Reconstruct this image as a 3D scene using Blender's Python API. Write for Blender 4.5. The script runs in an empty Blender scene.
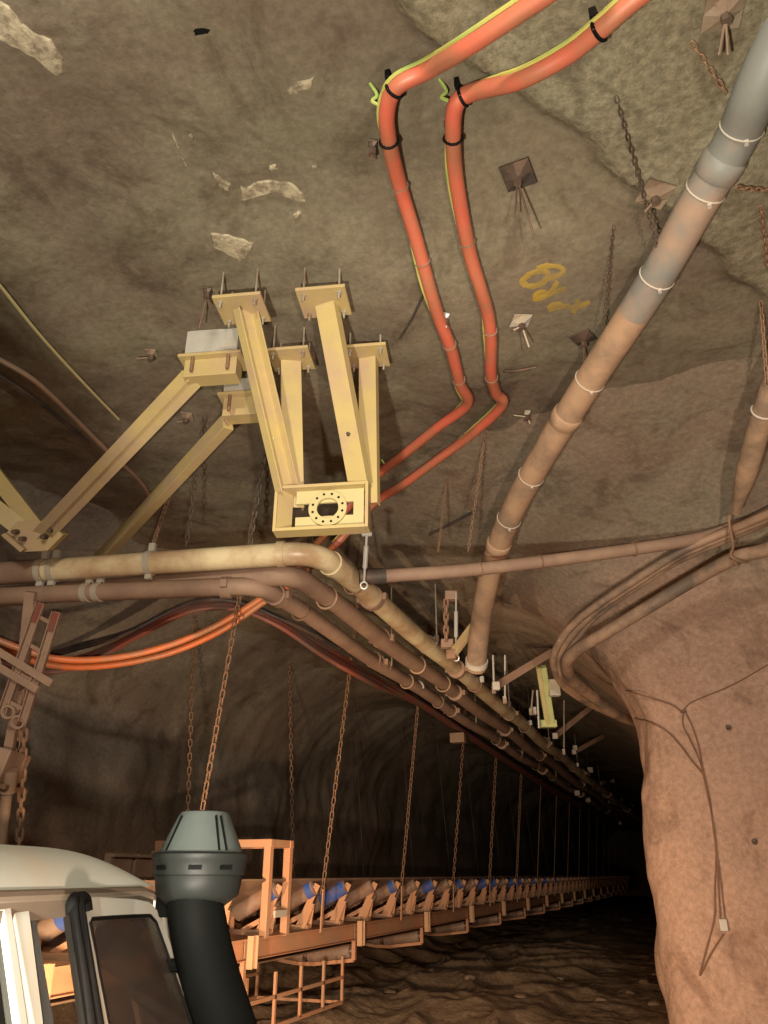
import bpy, bmesh, math, random
import numpy as np
from mathutils import Vector, Matrix, noise
from mathutils.bvhtree import BVHTree
random.seed(7)
SC = bpy.context.scene
COL = SC.collection
PI = math.pi

# ------------------------------------------------------------------ camera, world, lights, exposure
F = 769.0; VPX, VPY = 700.0, 874.0; CZ = 1.85         # focal length in pixels, where the tunnel vanishes, eye height
PITCH = math.atan((VPY - 512) / F)
YAW = math.atan((VPX - 384) / (F / math.cos(PITCH)))
cam_d = bpy.data.cameras.new('camera'); cam = bpy.data.objects.new('camera', cam_d); COL.objects.link(cam)
cam_d.sensor_fit = 'VERTICAL'; cam_d.sensor_height = 36.0; cam_d.lens = 36.0 * F / 1024.0
cam_d.clip_start = 0.05; cam_d.clip_end = 200
cam.location = (0, 0, CZ); cam.rotation_euler = (PI / 2 + PITCH, 0, YAW)
SC.camera = cam
w = bpy.data.worlds.new('world'); SC.world = w; w.use_nodes = True
w.node_tree.nodes['Background'].inputs[0].default_value = (0.02, 0.018, 0.015, 1)
w.node_tree.nodes['Background'].inputs[1].default_value = 0.3
SC.view_settings.view_transform = 'Standard'; SC.view_settings.look = 'None'
SC.view_settings.gamma = 1.0; SC.view_settings.use_curve_mapping = False
SC.view_settings.exposure = 0.0

def spot(name, loc, aim, power, color, angle, blend, radius):
    d = bpy.data.lights.new(name, 'SPOT'); o = bpy.data.objects.new(name, d); COL.objects.link(o)
    d.energy = power; d.color = color; d.spot_size = math.radians(angle); d.spot_blend = blend; d.shadow_soft_size = radius
    o.location = loc; o.rotation_euler = (Vector(aim) - Vector(loc)).to_track_quat('-Z', 'Y').to_euler()
    return o
def area(name, loc, aim, power, color, sx, sy):
    d = bpy.data.lights.new(name, 'AREA'); o = bpy.data.objects.new(name, d); COL.objects.link(o)
    d.shape = 'RECTANGLE'; d.size = sx; d.size_y = sy; d.energy = power; d.color = color
    o.location = loc; o.rotation_euler = (Vector(aim) - Vector(loc)).to_track_quat('-Z', 'Y').to_euler()
    return o
spot('work_light', (-0.58, -0.42, 0.95), (-1.45, 3.0, 6.2), 1270, (1.0, 0.935, 0.785), 112, 0.7, 0.08)     # low work light behind the door, tilted up
spot('warm_fill_spot', (1.0, -1.0, 1.35), (-1.6, 8.0, 2.2), 1200, (1.0, 0.79, 0.65), 84, 0.5, 0.06)        # added warm spot behind, brightening the pillar and the conveyor tunnel
area('overhead_fill', (0.8, -3.2, 4.6), (-2.2, 3.0, 1.8), 400, (1.0, 0.95, 0.80), 1.2, 0.3)                # added fill light high up behind, lifts the vehicle and dark walls
for hx, hy, dx, dz, pw in ((-2.20, 4.30, -0.6, 0.4, 950), (-3.32, 4.03, -1.7, 2.3, 800)):                               # head lamps of the vehicle
    spot('head_lamp', (hx, hy, 0.95), (hx + dx, hy + 6.5, dz), pw, (1.0, 0.72, 0.47), 100, 0.7, 0.08)

# ------------------------------------------------------------------ view geometry: a pixel of the photograph -> a place in the mine
_fh = Vector((-math.sin(YAW), math.cos(YAW), 0)); _R = Vector((math.cos(YAW), math.sin(YAW), 0)); _U = Vector((0, 0, 1))
_fw = math.cos(PITCH) * _fh + math.sin(PITCH) * _U; _up = -math.sin(PITCH) * _fh + math.cos(PITCH) * _U
EYE = Vector((0, 0, CZ))
def ray(x, y): return _fw + _R * ((x - 384) / F) - _up * ((y - 512) / F)
def atD(x, y, d): return EYE + ray(x, y) * d
def atZ(x, y, z): r = ray(x, y); return EYE + r * ((z - CZ) / r.z)
def atX(x, y, X0): r = ray(x, y); return EYE + r * (X0 / r.x)
def atY(x, y, Y0): r = ray(x, y); return EYE + r * (Y0 / r.y)
def V(*a): return Vector(a)

# ------------------------------------------------------------------ materials
MATS = {}
def pm(name, col, rough=0.7, metal=0.0, var=0.25, scale=6.0, dust=None, damt=0.45, bump=0.15, dscale=2.2, spec=0.3):
    if name in MATS: return MATS[name]
    m = bpy.data.materials.new(name); m.use_nodes = True; nt = m.node_tree; N = nt.nodes; L = nt.links
    b = N['Principled BSDF']; b.inputs['Roughness'].default_value = rough; b.inputs['Metallic'].default_value = metal
    b.inputs['Specular IOR Level'].default_value = spec
    tc = N.new('ShaderNodeTexCoord')
    n1 = N.new('ShaderNodeTexNoise'); n1.inputs['Scale'].default_value = scale; n1.inputs['Detail'].default_value = 5
    L.new(tc.outputs['Object'], n1.inputs['Vector'])
    mx = N.new('ShaderNodeMix'); mx.data_type = 'RGBA'
    mx.inputs[6].default_value = (*[c * (1 - var) for c in col], 1); mx.inputs[7].default_value = (*[min(1, c * (1 + var)) for c in col], 1)
    L.new(n1.outputs['Fac'], mx.inputs[0]); out = mx.outputs[2]
    if dust:
        n2 = N.new('ShaderNodeTexNoise'); n2.inputs['Scale'].default_value = dscale; n2.inputs['Detail'].default_value = 6
        n2.inputs['Roughness'].default_value = 0.65
        L.new(tc.outputs['Object'], n2.inputs['Vector'])
        mr = N.new('ShaderNodeMapRange'); mr.inputs[1].default_value = 0.62 - damt * 0.5; mr.inputs[2].default_value = 0.78 - damt * 0.45
        L.new(n2.outputs['Fac'], mr.inputs[0])
        m2 = N.new('ShaderNodeMix'); m2.data_type = 'RGBA'; m2.inputs[7].default_value = (*dust, 1)
        L.new(mr.outputs[0], m2.inputs[0]); L.new(out, m2.inputs[6]); out = m2.outputs[2]
    L.new(out, b.inputs['Base Color'])
    if bump:
        bp = N.new('ShaderNodeBump'); bp.inputs['Strength'].default_value = bump; bp.inputs['Distance'].default_value = 0.01
        n3 = N.new('ShaderNodeTexNoise'); n3.inputs['Scale'].default_value = scale * 6; n3.inputs['Detail'].default_value = 4
        L.new(tc.outputs['Object'], n3.inputs['Vector']); L.new(n3.outputs['Fac'], bp.inputs['Height']); L.new(bp.outputs[0], b.inputs['Normal'])
    MATS[name] = m; return m

def rock_mat(name, a, b_, c, zlo, zhi, pink, spots=0.42, bump=0.35, bscale=1.0, dark=None):
    """sprayed concrete on rock: two earthy tones in patches, a third as red dust settling from the lower walls up, dark pits."""
    m = bpy.data.materials.new(name); m.use_nodes = True; nt = m.node_tree; N = nt.nodes; L = nt.links
    bs = N['Principled BSDF']; bs.inputs['Roughness'].default_value = 0.92; bs.inputs['Specular IOR Level'].default_value = 0.12
    g = N.new('ShaderNodeNewGeometry'); pos = g.outputs['Position']
    def noise_(scale, det=5, rough=0.55, dist=0.0):
        n = N.new('ShaderNodeTexNoise'); n.inputs['Scale'].default_value = scale; n.inputs['Detail'].default_value = det
        n.inputs['Roughness'].default_value = rough; n.inputs['Distortion'].default_value = dist
        L.new(pos, n.inputs['Vector']); return n.outputs['Fac']
    def mr(fac, lo, hi, o0=0.0, o1=1.0):
        q = N.new('ShaderNodeMapRange'); q.inputs[1].default_value = lo; q.inputs[2].default_value = hi
        q.inputs[3].default_value = o0; q.inputs[4].default_value = o1; q.interpolation_type = 'SMOOTHSTEP'
        L.new(fac, q.inputs[0]); return q.outputs[0]
    def mix(f, x, y):
        q = N.new('ShaderNodeMix'); q.data_type = 'RGBA'
        if hasattr(f, 'links'): L.new(f, q.inputs[0])
        else: q.inputs[0].default_value = f
        for i, s in ((6, x), (7, y)):
            if hasattr(s, 'links'): L.new(s, q.inputs[i])
            else: q.inputs[i].default_value = (*s, 1)
        return q.outputs[2]
    col = mix(mr(noise_(0.75, 7, 0.62, 0.5), 0.36, 0.64), a, b_)
    sx = N.new('ShaderNodeSeparateXYZ'); L.new(pos, sx.inputs[0])
    ad = N.new('ShaderNodeMath'); ad.operation = 'MULTIPLY_ADD'; L.new(noise_(0.7, 5), ad.inputs[0]); ad.inputs[1].default_value = 2.2; L.new(sx.outputs['Z'], ad.inputs[2])
    f = mr(ad.outputs[0], zlo + 1.1, zhi + 1.1, pink, 0.0)
    col = mix(f, col, c)
    st = N.new('ShaderNodeMix'); st.data_type = 'RGBA'; st.blend_type = 'MULTIPLY'; L.new(mr(noise_(1.35, 8, 0.68, 1.2), 0.50, 0.66, 0.0, 0.75), st.inputs[0])
    L.new(col, st.inputs[6]); st.inputs[7].default_value = (0.60, 0.56, 0.54, 1); col = st.outputs[2]
    # grain, speckle and pits
    gr = mr(noise_(20.0, 8, 0.72), 0.3, 0.72)
    q = N.new('ShaderNodeMix'); q.data_type = 'RGBA'; q.blend_type = 'MULTIPLY'; q.inputs[0].default_value = spots
    L.new(col, q.inputs[6]); cr = mix(gr, (0.45, 0.43, 0.40), (1.25, 1.25, 1.22)); L.new(cr, q.inputs[7]); col = q.outputs[2]
    pit = mr(noise_(17.0, 6, 0.7), 0.68, 0.82)
    col = mix(pit, col, dark or (0.035, 0.028, 0.02))
    L.new(col, bs.inputs['Base Color'])
    bp = N.new('ShaderNodeBump'); bp.inputs['Strength'].default_value = bump; bp.inputs['Distance'].default_value = 0.03
    ad2 = N.new('ShaderNodeMath'); ad2.operation = 'MULTIPLY_ADD'; L.new(noise_(16.0 * bscale, 6, 0.65), ad2.inputs[0]); ad2.inputs[1].default_value = 0.6
    L.new(noise_(4.5 * bscale, 6, 0.6), ad2.inputs[2]); L.new(ad2.outputs[0], bp.inputs['Height']); L.new(bp.outputs[0], bs.inputs['Normal'])
    MATS[name] = m; return m

M_ROOF = rock_mat('rock_roof', (0.215, 0.185, 0.125), (0.165, 0.125, 0.090), (0.25, 0.165, 0.12), 4.4, 5.5, 0.65)
M_WALL = rock_mat('rock_wall', (0.215, 0.190, 0.150), (0.180, 0.145, 0.115), (0.25, 0.150, 0.095), 1.6, 3.6, 0.7)
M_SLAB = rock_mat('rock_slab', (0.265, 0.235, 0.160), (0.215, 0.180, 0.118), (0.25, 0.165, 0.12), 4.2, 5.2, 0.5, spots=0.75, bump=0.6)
M_PILL = rock_mat('rock_pillar', (0.225, 0.185, 0.130), (0.24, 0.175, 0.125), (0.40, 0.250, 0.180), 3.6, 5.3, 0.92, spots=0.45, bump=0.5)
M_FLOOR = rock_mat('dirt_floor', (0.40, 0.275, 0.175), (0.30, 0.20, 0.125), (0.20, 0.13, 0.08), -9, -8, 0, spots=0.7, bump=0.8)
DUST = (0.36, 0.20, 0.12)
M_YEL = pm('yellow_paint', (0.44, 0.335, 0.135), 0.5, 0, 0.12, 5, (0.40, 0.28, 0.165), 0.40, 0.12)
M_YELP = pm('pale_yellow_paint', (0.46, 0.39, 0.185), 0.5, 0, 0.1, 5, (0.50, 0.38, 0.20), 0.30, 0.1)
M_ROD = pm('galvanised_rod', (0.36, 0.32, 0.25), 0.5, 0.2, 0.2, 20, (0.22, 0.13, 0.08), 0.3, 0.1)
M_DARKST = pm('dark_steel', (0.075, 0.062, 0.052), 0.6, 0.4, 0.3, 12, (0.16, 0.10, 0.07), 0.35, 0.2)
M_RUST = pm('rusty_steel', (0.19, 0.105, 0.062), 0.75, 0.2, 0.35, 18, (0.30, 0.17, 0.10), 0.4, 0.3)
M_PLATE = pm('dusty_plate', (0.27, 0.215, 0.145), 0.7, 0.1, 0.2, 9, (0.2, 0.13, 0.085), 0.4, 0.2)
M_PALEWOOD = pm('grey_packer', (0.40, 0.37, 0.31), 0.8, 0, 0.2, 9, (0.42, 0.33, 0.2), 0.3, 0.3)
M_CREAM = pm('cream_pipe', (0.66, 0.54, 0.32), 0.38, 0, 0.15, 2.5, (0.45, 0.29, 0.16), 0.42, 0.08, dscale=1.6, spec=0.5)
M_BRPIPE = pm('dusty_pipe', (0.25, 0.155, 0.107), 0.6, 0, 0.2, 3, (0.31, 0.20, 0.13), 0.4, 0.1)
M_GRPIPE = pm('grey_poly_pipe', (0.20, 0.195, 0.17), 0.5, 0, 0.15, 3, (0.46, 0.27, 0.165), 0.30, 0.08, dscale=0.55)
M_DUSTPIPE = pm('dust_coated_pipe', (0.40, 0.25, 0.15), 0.65, 0, 0.2, 4, (0.22, 0.15, 0.10), 0.3, 0.15)
M_STRAP = pm('white_strap', (0.46, 0.40, 0.32), 0.5, 0, 0.1, 10, None, 0, 0)
M_BLACK = pm('black_rubber', (0.007, 0.007, 0.007), 0.6, 0, 0.3, 8, (0.014, 0.012, 0.010), 0.2, 0.1, spec=0.05)
M_RED = pm('red_cable', (0.60, 0.130, 0.075), 0.42, 0, 0.12, 5, (0.42, 0.15, 0.08), 0.35, 0.05, spec=0.5)
M_ORANGE = pm('orange_cable', (0.66, 0.16, 0.04), 0.42, 0, 0.15, 5, (0.40, 0.17, 0.08), 0.35, 0.05, spec=0.5)
M_EARTH = pm('green_yellow_wire', (0.30, 0.40, 0.10), 0.45, 0, 0.2, 3, (0.50, 0.44, 0.11), 0.40, 0)
M_DKRED = pm('dull_red_cable', (0.20, 0.055, 0.035), 0.55, 0, 0.2, 4, (0.14, 0.08, 0.06), 0.4, 0.05)
M_BLKCAB = pm('black_cable', (0.035, 0.03, 0.028), 0.5, 0, 0.2, 4, (0.10, 0.065, 0.05), 0.35, 0.05)
M_HOSE = pm('dusty_hose', (0.30, 0.185, 0.115), 0.6, 0, 0.2, 5, (0.12, 0.085, 0.06), 0.35, 0.1)
M_CONV = pm('orange_dusty_steel', (0.50, 0.235, 0.12), 0.7, 0, 0.15, 5, (0.42, 0.24, 0.14), 0.4, 0.15)
M_BELT = pm('belt_rubber', (0.17, 0.105, 0.07), 0.8, 0, 0.2, 3, (0.26, 0.16, 0.10), 0.45, 0.1)
M_ROLL = pm('roller_steel', (0.40, 0.31, 0.25), 0.3, 0.3, 0.2, 6, (0.34, 0.19, 0.12), 0.45, 0.05)
M_BLUE = pm('roller_blue', (0.03, 0.11, 0.42), 0.35, 0.1, 0.15, 6, (0.17, 0.13, 0.13), 0.32, 0.05)
M_CREAMTAB = pm('pale_end_plate', (0.50, 0.285, 0.155), 0.6, 0, 0.1, 8, None, 0, 0.05)
M_PAINT = pm('white_car_paint', (0.57, 0.58, 0.505), 0.32, 0, 0.04, 2, (0.60, 0.52, 0.40), 0.2, 0.0, spec=0.5)
M_TRIM = pm('brown_trim_and_shade', (0.16, 0.12, 0.085), 0.6, 0, 0.2, 7, None, 0, 0.05)  # brown of the gutter; on the cant rails it paints the gutter's shadow
M_SEAT = pm('grey_seat_cloth', (0.085, 0.085, 0.075), 0.9, 0, 0.2, 14, None, 0, 0.2)
M_SNTOP = pm('grey_green_plastic', (0.060, 0.072, 0.066), 0.5, 0, 0.1, 4, (0.045, 0.054, 0.05), 0.25, 0.05, spec=0.3)
M_SNMID = pm('dark_grey_plastic', (0.014, 0.016, 0.0145), 0.5, 0, 0.15, 5, None, 0, 0.05, spec=0.2)
M_SNBLK = pm('black_plastic', (0.004, 0.0045, 0.004), 0.6, 0, 0.2, 5, None, 0, 0.05, spec=0.04)
M_SPRAY = pm('yellow_spray_paint', (0.46, 0.30, 0.035), 0.8, 0, 0.25, 14, (0.26, 0.19, 0.07), 0.42, 0.05)
M_PALEROCK = pm('pale_bare_rock', (0.42, 0.35, 0.235), 0.9, 0, 0.3, 9, (0.20, 0.155, 0.105), 0.42, 0.5, dscale=14)
M_WIRE = pm('brown_wire', (0.17, 0.085, 0.045), 0.6, 0, 0.2, 5, None, 0, 0)
M_LAMPG = pm('pale_green_batten', (0.42, 0.46, 0.20), 0.5, 0, 0.1, 4, None, 0, 0.05)
M_WHITEBOX = pm('white_plastic_box', (0.50, 0.45, 0.40), 0.5, 0, 0.1, 6, None, 0, 0)
M_CHROME = pm('bright_zinc', (0.50, 0.48, 0.43), 0.45, 0.3, 0.1, 8, None, 0, 0)
M_STONE = pm('loose_stone', (0.26, 0.18, 0.12), 0.9, 0, 0.25, 8, (0.2, 0.12, 0.07), 0.4, 0.4)
M_TYRE = pm('tyre_rubber', (0.02, 0.019, 0.018), 0.8, 0, 0.2, 8, (0.12, 0.07, 0.045), 0.35, 0.2)

def glass_mat(name, tint, trans, rough=0.04):
    m = bpy.data.materials.new(name); m.use_nodes = True; nt = m.node_tree; N = nt.nodes; L = nt.links
    for n in list(N):
        if n.type != 'OUTPUT_MATERIAL': N.remove(n)
    out = [n for n in N if n.type == 'OUTPUT_MATERIAL'][0]
    t = N.new('ShaderNodeBsdfTransparent'); t.inputs[0].default_value = (*tint, 1)
    p = N.new('ShaderNodeBsdfPrincipled'); p.inputs['Base Color'].default_value = (0.075, 0.055, 0.043, 1); p.inputs['Roughness'].default_value = rough
    n = N.new('ShaderNodeTexNoise'); n.inputs['Scale'].default_value = 7; n.inputs['Detail'].default_value = 6
    mr = N.new('ShaderNodeMapRange'); mr.inputs[1].default_value = 0.3; mr.inputs[2].default_value = 0.7; mr.inputs[3].default_value = trans + 0.06; mr.inputs[4].default_value = trans - 0.06
    L.new(n.outputs['Fac'], mr.inputs[0])
    mx = N.new('ShaderNodeMixShader'); L.new(mr.outputs[0], mx.inputs[0]); L.new(p.outputs[0], mx.inputs[1]); L.new(t.outputs[0], mx.inputs[2])
    L.new(mx.outputs[0], out.inputs[0]); MATS[name] = m; return m
M_GLASS = glass_mat('brown_reflection_glass', (0.6, 0.58, 0.52), 0.25)  # brown base colour stands in for rock reflected in the door glass
M_DARKG = glass_mat('dark_side_glass', (0.3, 0.3, 0.28), 0.2)
M_DARKG.node_tree.nodes['Principled BSDF'].inputs['Base Color'].default_value = (0.008, 0.008, 0.007, 1)
M_CLEAR = glass_mat('clear_glass', (0.95, 0.95, 0.92), 0.9)

# ------------------------------------------------------------------ mesh helpers
WL = {}
class MB:
    def __init__(s): s.v = []; s.f = []
    def add(s, vs, fs):
        o = len(s.v); s.v += [Vector(p) for p in vs]; s.f += [tuple(i + o for i in f) for f in fs]; return s
    def box(s, c, hx, hy, hz, ax=None):
        c = Vector(c); X, Y, Z = ax if ax else (V(1, 0, 0), V(0, 1, 0), V(0, 0, 1))
        vs = [c + X * (i * hx) + Y * (j * hy) + Z * (k * hz) for k in (-1, 1) for j in (-1, 1) for i in (-1, 1)]
        return s.add(vs, [(0, 2, 3, 1), (4, 5, 7, 6), (0, 1, 5, 4), (2, 6, 7, 3), (0, 4, 6, 2), (1, 3, 7, 5)])
    def beam(s, P, Q, poly, side):
        """extrude polygon poly (a along side, b along the third axis) from P to Q"""
        P, Q = Vector(P), Vector(Q); d = (Q - P).normalized(); a = (side - d * side.dot(d)).normalized(); b = d.cross(a)
        n = len(poly); vs = [P + a * x + b * y for x, y in poly] + [Q + a * x + b * y for x, y in poly]
        fs = [tuple(range(n - 1, -1, -1)), tuple(range(n, 2 * n))] + [(i, (i + 1) % n, n + (i + 1) % n, n + i) for i in range(n)]
        return s.add(vs, fs)
    def bar(s, P, Q, wa, wb, side=V(0, 0, 1)):
        return s.beam(P, Q, [(-wa / 2, -wb / 2), (wa / 2, -wb / 2), (wa / 2, wb / 2), (-wa / 2, wb / 2)], side)
    def prism(s, pts, nrm):
        """flat polygon of world points thickened along nrm"""
        n = len(pts); pts = [Vector(p) for p in pts]
        vs = pts + [p + nrm for p in pts]
        return s.add(vs, [tuple(range(n - 1, -1, -1)), tuple(range(n, 2 * n))] + [(i, (i + 1) % n, n + (i + 1) % n, n + i) for i in range(n)])
    def tube(s, path, r, n=10, caps=True):
        path = [Vector(p) for p in path]; m = len(path)
        T = [(path[min(i + 1, m - 1)] - path[max(i - 1, 0)]).normalized() for i in range(m)]
        a = T[0].orthogonal().normalized(); rings = []
        for i in range(m):
            a = (a - T[i] * a.dot(T[i])).normalized(); b = T[i].cross(a); rr = r[i] if hasattr(r, '__len__') else r
            rings.append([path[i] + (a * math.cos(2 * PI * k / n) + b * math.sin(2 * PI * k / n)) * rr for k in range(n)])
        vs = [p for R_ in rings for p in R_]; fs = []
        for i in range(m - 1):
            for k in range(n): fs.append((i * n + k, i * n + (k + 1) % n, (i + 1) * n + (k + 1) % n, (i + 1) * n + k))
        if caps: fs += [tuple(range(n - 1, -1, -1)), tuple(range((m - 1) * n, m * n))]
        return s.add(vs, fs)
    def cyl(s, P, Q, r, n=10): return s.tube([P, Q], r, n)
    def lathe(s, c, prof, n=32, axis=V(0, 0, 1)):
        c = Vector(c); a = axis.orthogonal().normalized(); b = axis.cross(a); vs = []; fs = []; m = len(prof)
        for r, h in prof:
            for k in range(n): vs.append(c + axis * h + (a * math.cos(2 * PI * k / n) + b * math.sin(2 * PI * k / n)) * r)
        for i in range(m - 1):
            for k in range(n): fs.append((i * n + k, i * n + (k + 1) % n, (i + 1) * n + (k + 1) % n, (i + 1) * n + k))
        fs += [tuple(range(n - 1, -1, -1)), tuple(range((m - 1) * n, m * n))]
        return s.add(vs, fs)
    def ring(s, c, axis, r, t, n=20, k=6, arc=2 * PI, start=0.0, ref=None):
        """torus-like band"""
        a = (ref - axis * ref.dot(axis)).normalized() if ref else axis.orthogonal().normalized(); b = axis.cross(a); c = Vector(c)
        pts = [c + (a * math.cos(start + arc * i / n) + b * math.sin(start + arc * i / n)) * r for i in range(n + 1)]
        return s.tube(pts, t, k, caps=arc < 6.2)
    def mesh(s, name, smooth=False, off=None):
        me = bpy.data.meshes.new(name); o = off or V(0, 0, 0)
        me.from_pydata([tuple(p - o) for p in s.v], [], s.f); me.update()
        bm = bmesh.new(); bm.from_mesh(me); bmesh.ops.recalc_face_normals(bm, faces=bm.faces); bm.to_mesh(me); bm.free()
        if smooth:
            me.polygons.foreach_set('use_smooth', [True] * len(me.polygons))
            try: me.set_sharp_from_angle(angle=math.radians(42))
            except Exception: pass
        return me
    def build(s, name, mat, parent=None, smooth=False, local=False, bevel=0):
        off = None if (local or parent is None) else WL.get(parent.name, V(0, 0, 0))
        me = s.mesh(name, smooth, off); me.materials.append(mat)
        o = bpy.data.objects.new(name, me); COL.objects.link(o)
        if parent: o.parent = parent; WL[o.name] = off or V(0, 0, 0)
        if bevel:
            b = o.modifiers.new('bevel', 'BEVEL'); b.width = bevel; b.segments = 2; b.limit_method = 'ANGLE'
        return o
def tag(o, label, cat, group=None):
    o['label'] = label; o['category'] = cat
    if group: o['group'] = group
    return o
def thing(name, label, cat, loc=(0, 0, 0), group=None, rz=0.0):
    o = bpy.data.objects.new(name, None); COL.objects.link(o); o.location = loc; o.rotation_euler = (0, 0, rz); o.empty_display_size = 0.1
    WL[o.name] = Vector(loc); return tag(o, label, cat, group)
def inst(name, me, parent, loc, rot=None):
    o = bpy.data.objects.new(name, me); COL.objects.link(o); o.parent = parent
    o.location = Vector(loc) - WL[parent.name]
    if rot is not None: o.rotation_euler = rot.to_euler()
    WL[o.name] = Vector(loc); return o
def smooth_path(pts, sub=8):
    """Catmull-Rom through points"""
    pts = [Vector(p) for p in pts]; P = [pts[0] * 2 - pts[1]] + pts + [pts[-1] * 2 - pts[-2]]; out = []
    for i in range(1, len(P) - 2):
        p0, p1, p2, p3 = P[i - 1:i + 3]
        for k in range(sub):
            t = k / sub
            out.append(0.5 * ((2 * p1) + (p2 - p0) * t + (2 * p0 - 5 * p1 + 4 * p2 - p3) * t * t + (3 * p1 - p0 - 3 * p2 + p3) * t ** 3))
    out.append(pts[-1]); return out
def along(path, t):
    L = [0.0]
    for a, b in zip(path, path[1:]): L.append(L[-1] + (b - a).length)
    s = t * L[-1]
    for i in range(len(path) - 1):
        if L[i + 1] >= s: break
    d = path[i + 1] - path[i]; return path[i] + d * ((s - L[i]) / max(1e-6, L[i + 1] - L[i])), d.normalized()
ORD = ['first', 'second', 'third', 'fourth', 'fifth', 'sixth', 'seventh', 'eighth', 'ninth', 'tenth', 'eleventh', 'twelfth', 'thirteenth', 'fourteenth', 'fifteenth', 'sixteenth']

# ------------------------------------------------------------------ the setting: rock shell
def sstep(a, b, x): t = max(0.0, min(1.0, (x - a) / (b - a))); return t * t * (3 - 2 * t)
LOBE = [(-1.3, 0.0), (-0.72, 2.15), (-0.25, 2.75), (0.0, 3.05), (0.28, 3.55), (0.62, 4.1), (1.0, 4.9), (1.25, 5.8), (1.5, 7.0), (2.2, 9.0)]   # edge of the lower-hanging slab of the roof
def lobe_x(y):
    if y <= LOBE[0][1]: return LOBE[0][0]
    for (x0, y0), (x1, y1) in zip(LOBE, LOBE[1:]):
        if y <= y1: return x0 + (x1 - x0) * (y - y0) / (y1 - y0)
    return LOBE[-1][0]
def roof_z(x, y):
    z = 5.49 - 0.14 * sstep(6.5, 10.5, y)
    if x < -5.6: z -= 0.30 * (-x - 5.6) ** 2 * sstep(1.0, 5.0, y)
    if x > 3.0: z -= 0.10 * (x - 3.0) ** 1.5
    z += 0.16 * noise.noise((x * 0.42 + 3.1, y * 0.42, 0.3)) + 0.085 * noise.noise((x * 1.05, y * 1.05 + 7.7, 1.3))
    z += 0.022 * noise.noise((x * 2.7, y * 2.7, 4.3)) + 0.007 * noise.noise((x * 7.1, y * 7.1, 9.3))
    if y < 18: z += 0.003 * noise.noise((x * 17.0, y * 17.0, 2.3))
    wob = 0.12 * noise.noise((x * 2.2, y * 2.2, 8.8))
    z -= 0.15 * sstep(-0.06, 0.08, x - lobe_x(y) + wob)
    return z
def grid(us, vs, fn):
    vt = [fn(u, v) for v in vs for u in us]; n = len(us)
    fs = [(j * n + i, j * n + i + 1, (j + 1) * n + i + 1, (j + 1) * n + i) for j in range(len(vs) - 1) for i in range(n - 1)]
    return vt, fs
def steps(*segs):
    out = []
    for a, b, s in segs:
        n = max(1, round((b - a) / s)); out += [a + (b - a) * i / n for i in range(n)]
    return out + [segs[-1][1]]
def shell(name, vt, fs, mat, flip=False):
    me = bpy.data.meshes.new(name); me.from_pydata([tuple(p) for p in vt], [], [f[::-1] for f in fs] if flip else fs); me.update()
    me.polygons.foreach_set('use_smooth', [True] * len(me.polygons)); me.materials.append(mat)
    o = bpy.data.objects.new(name, me); COL.objects.link(o); o['kind'] = 'structure'
    return o
yy = steps((-7, 0, 0.2), (0, 9, 0.05), (9, 16, 0.09), (16, 76, 0.4)); xx = steps((-9, -6, 0.1), (-6, 2, 0.05), (2, 9, 0.15))
RV, RF = grid(xx, yy, lambda u, v: (u, v, roof_z(u, v)))
ceiling = shell('ceiling', RV, RF, M_ROOF, True)
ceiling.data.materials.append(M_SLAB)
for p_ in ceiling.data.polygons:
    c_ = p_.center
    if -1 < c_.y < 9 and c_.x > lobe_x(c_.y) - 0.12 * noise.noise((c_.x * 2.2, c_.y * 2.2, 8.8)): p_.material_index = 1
ceiling['label'] = 'brown rock roof of the mine drive'
def floor_z(x, y):
    z = -0.02 + 0.05 * noise.noise((x * 0.6, y * 0.6, 5.0))
    k = sstep(5.5, 9, y)
    r = 1 - abs(noise.noise((x * 0.8 + 2, y * 0.55, 3.0))) * 2
    z += k * (0.26 * r * r * sstep(-1.2, -3.2, x) * 0.8 + 0.05 * noise.noise((x * 2.1, y * 1.9, 1.0)) + 0.045 * abs(noise.noise((x * 4.1, y * 3.3, 6.0))) + 0.02 * noise.noise((x * 9, y * 8, 2.0)))
    z += 0.35 * sstep(-6.2, -7.8, x) * k
    return z
fv, ff = grid(steps((-8.5, -0, 0.07), (0, 9, 0.4)), steps((-7, 6, 0.4), (6, 24, 0.08), (24, 76, 0.5)), lambda u, v: (u, v, floor_z(u, v)))
floor = shell('floor', fv, ff, M_FLOOR)
def wl(y, z):
    x = -7.55 + 0.22 * noise.noise((y * 0.35, z * 0.4, 1.0)) + 0.10 * noise.noise((y * 1.1, z * 0.9, 4.0)) + 0.04 * noise.noise((y * 3.1, z * 2.4, 2.0)) + 0.012 * noise.noise((y * 9, z * 5, 3.0))
    return (x + 0.45 * max(0, z - 3.5) ** 2, y, z)
wv, wf = grid(steps((-7, 4, 0.3), (4, 20, 0.07), (20, 76, 0.4)), steps((-0.4, 6.0, 0.09)), wl)
wall_left = shell('wall_left', wv, wf, M_WALL, True)
OUT = smooth_path([V(9.2, 6.6, 0), V(5, 7.6, 0), V(2.6, 8.3, 0), V(1.2, 8.6, 0), V(0.3, 8.78, 0), V(-0.2, 8.95, 0), V(-0.42, 9.25, 0), V(-0.47, 9.9, 0), V(-0.42, 11, 0), V(-0.3, 14, 0), V(-0.1, 25, 0), V(0, 45, 0), V(0, 76, 0)], 24)
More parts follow.
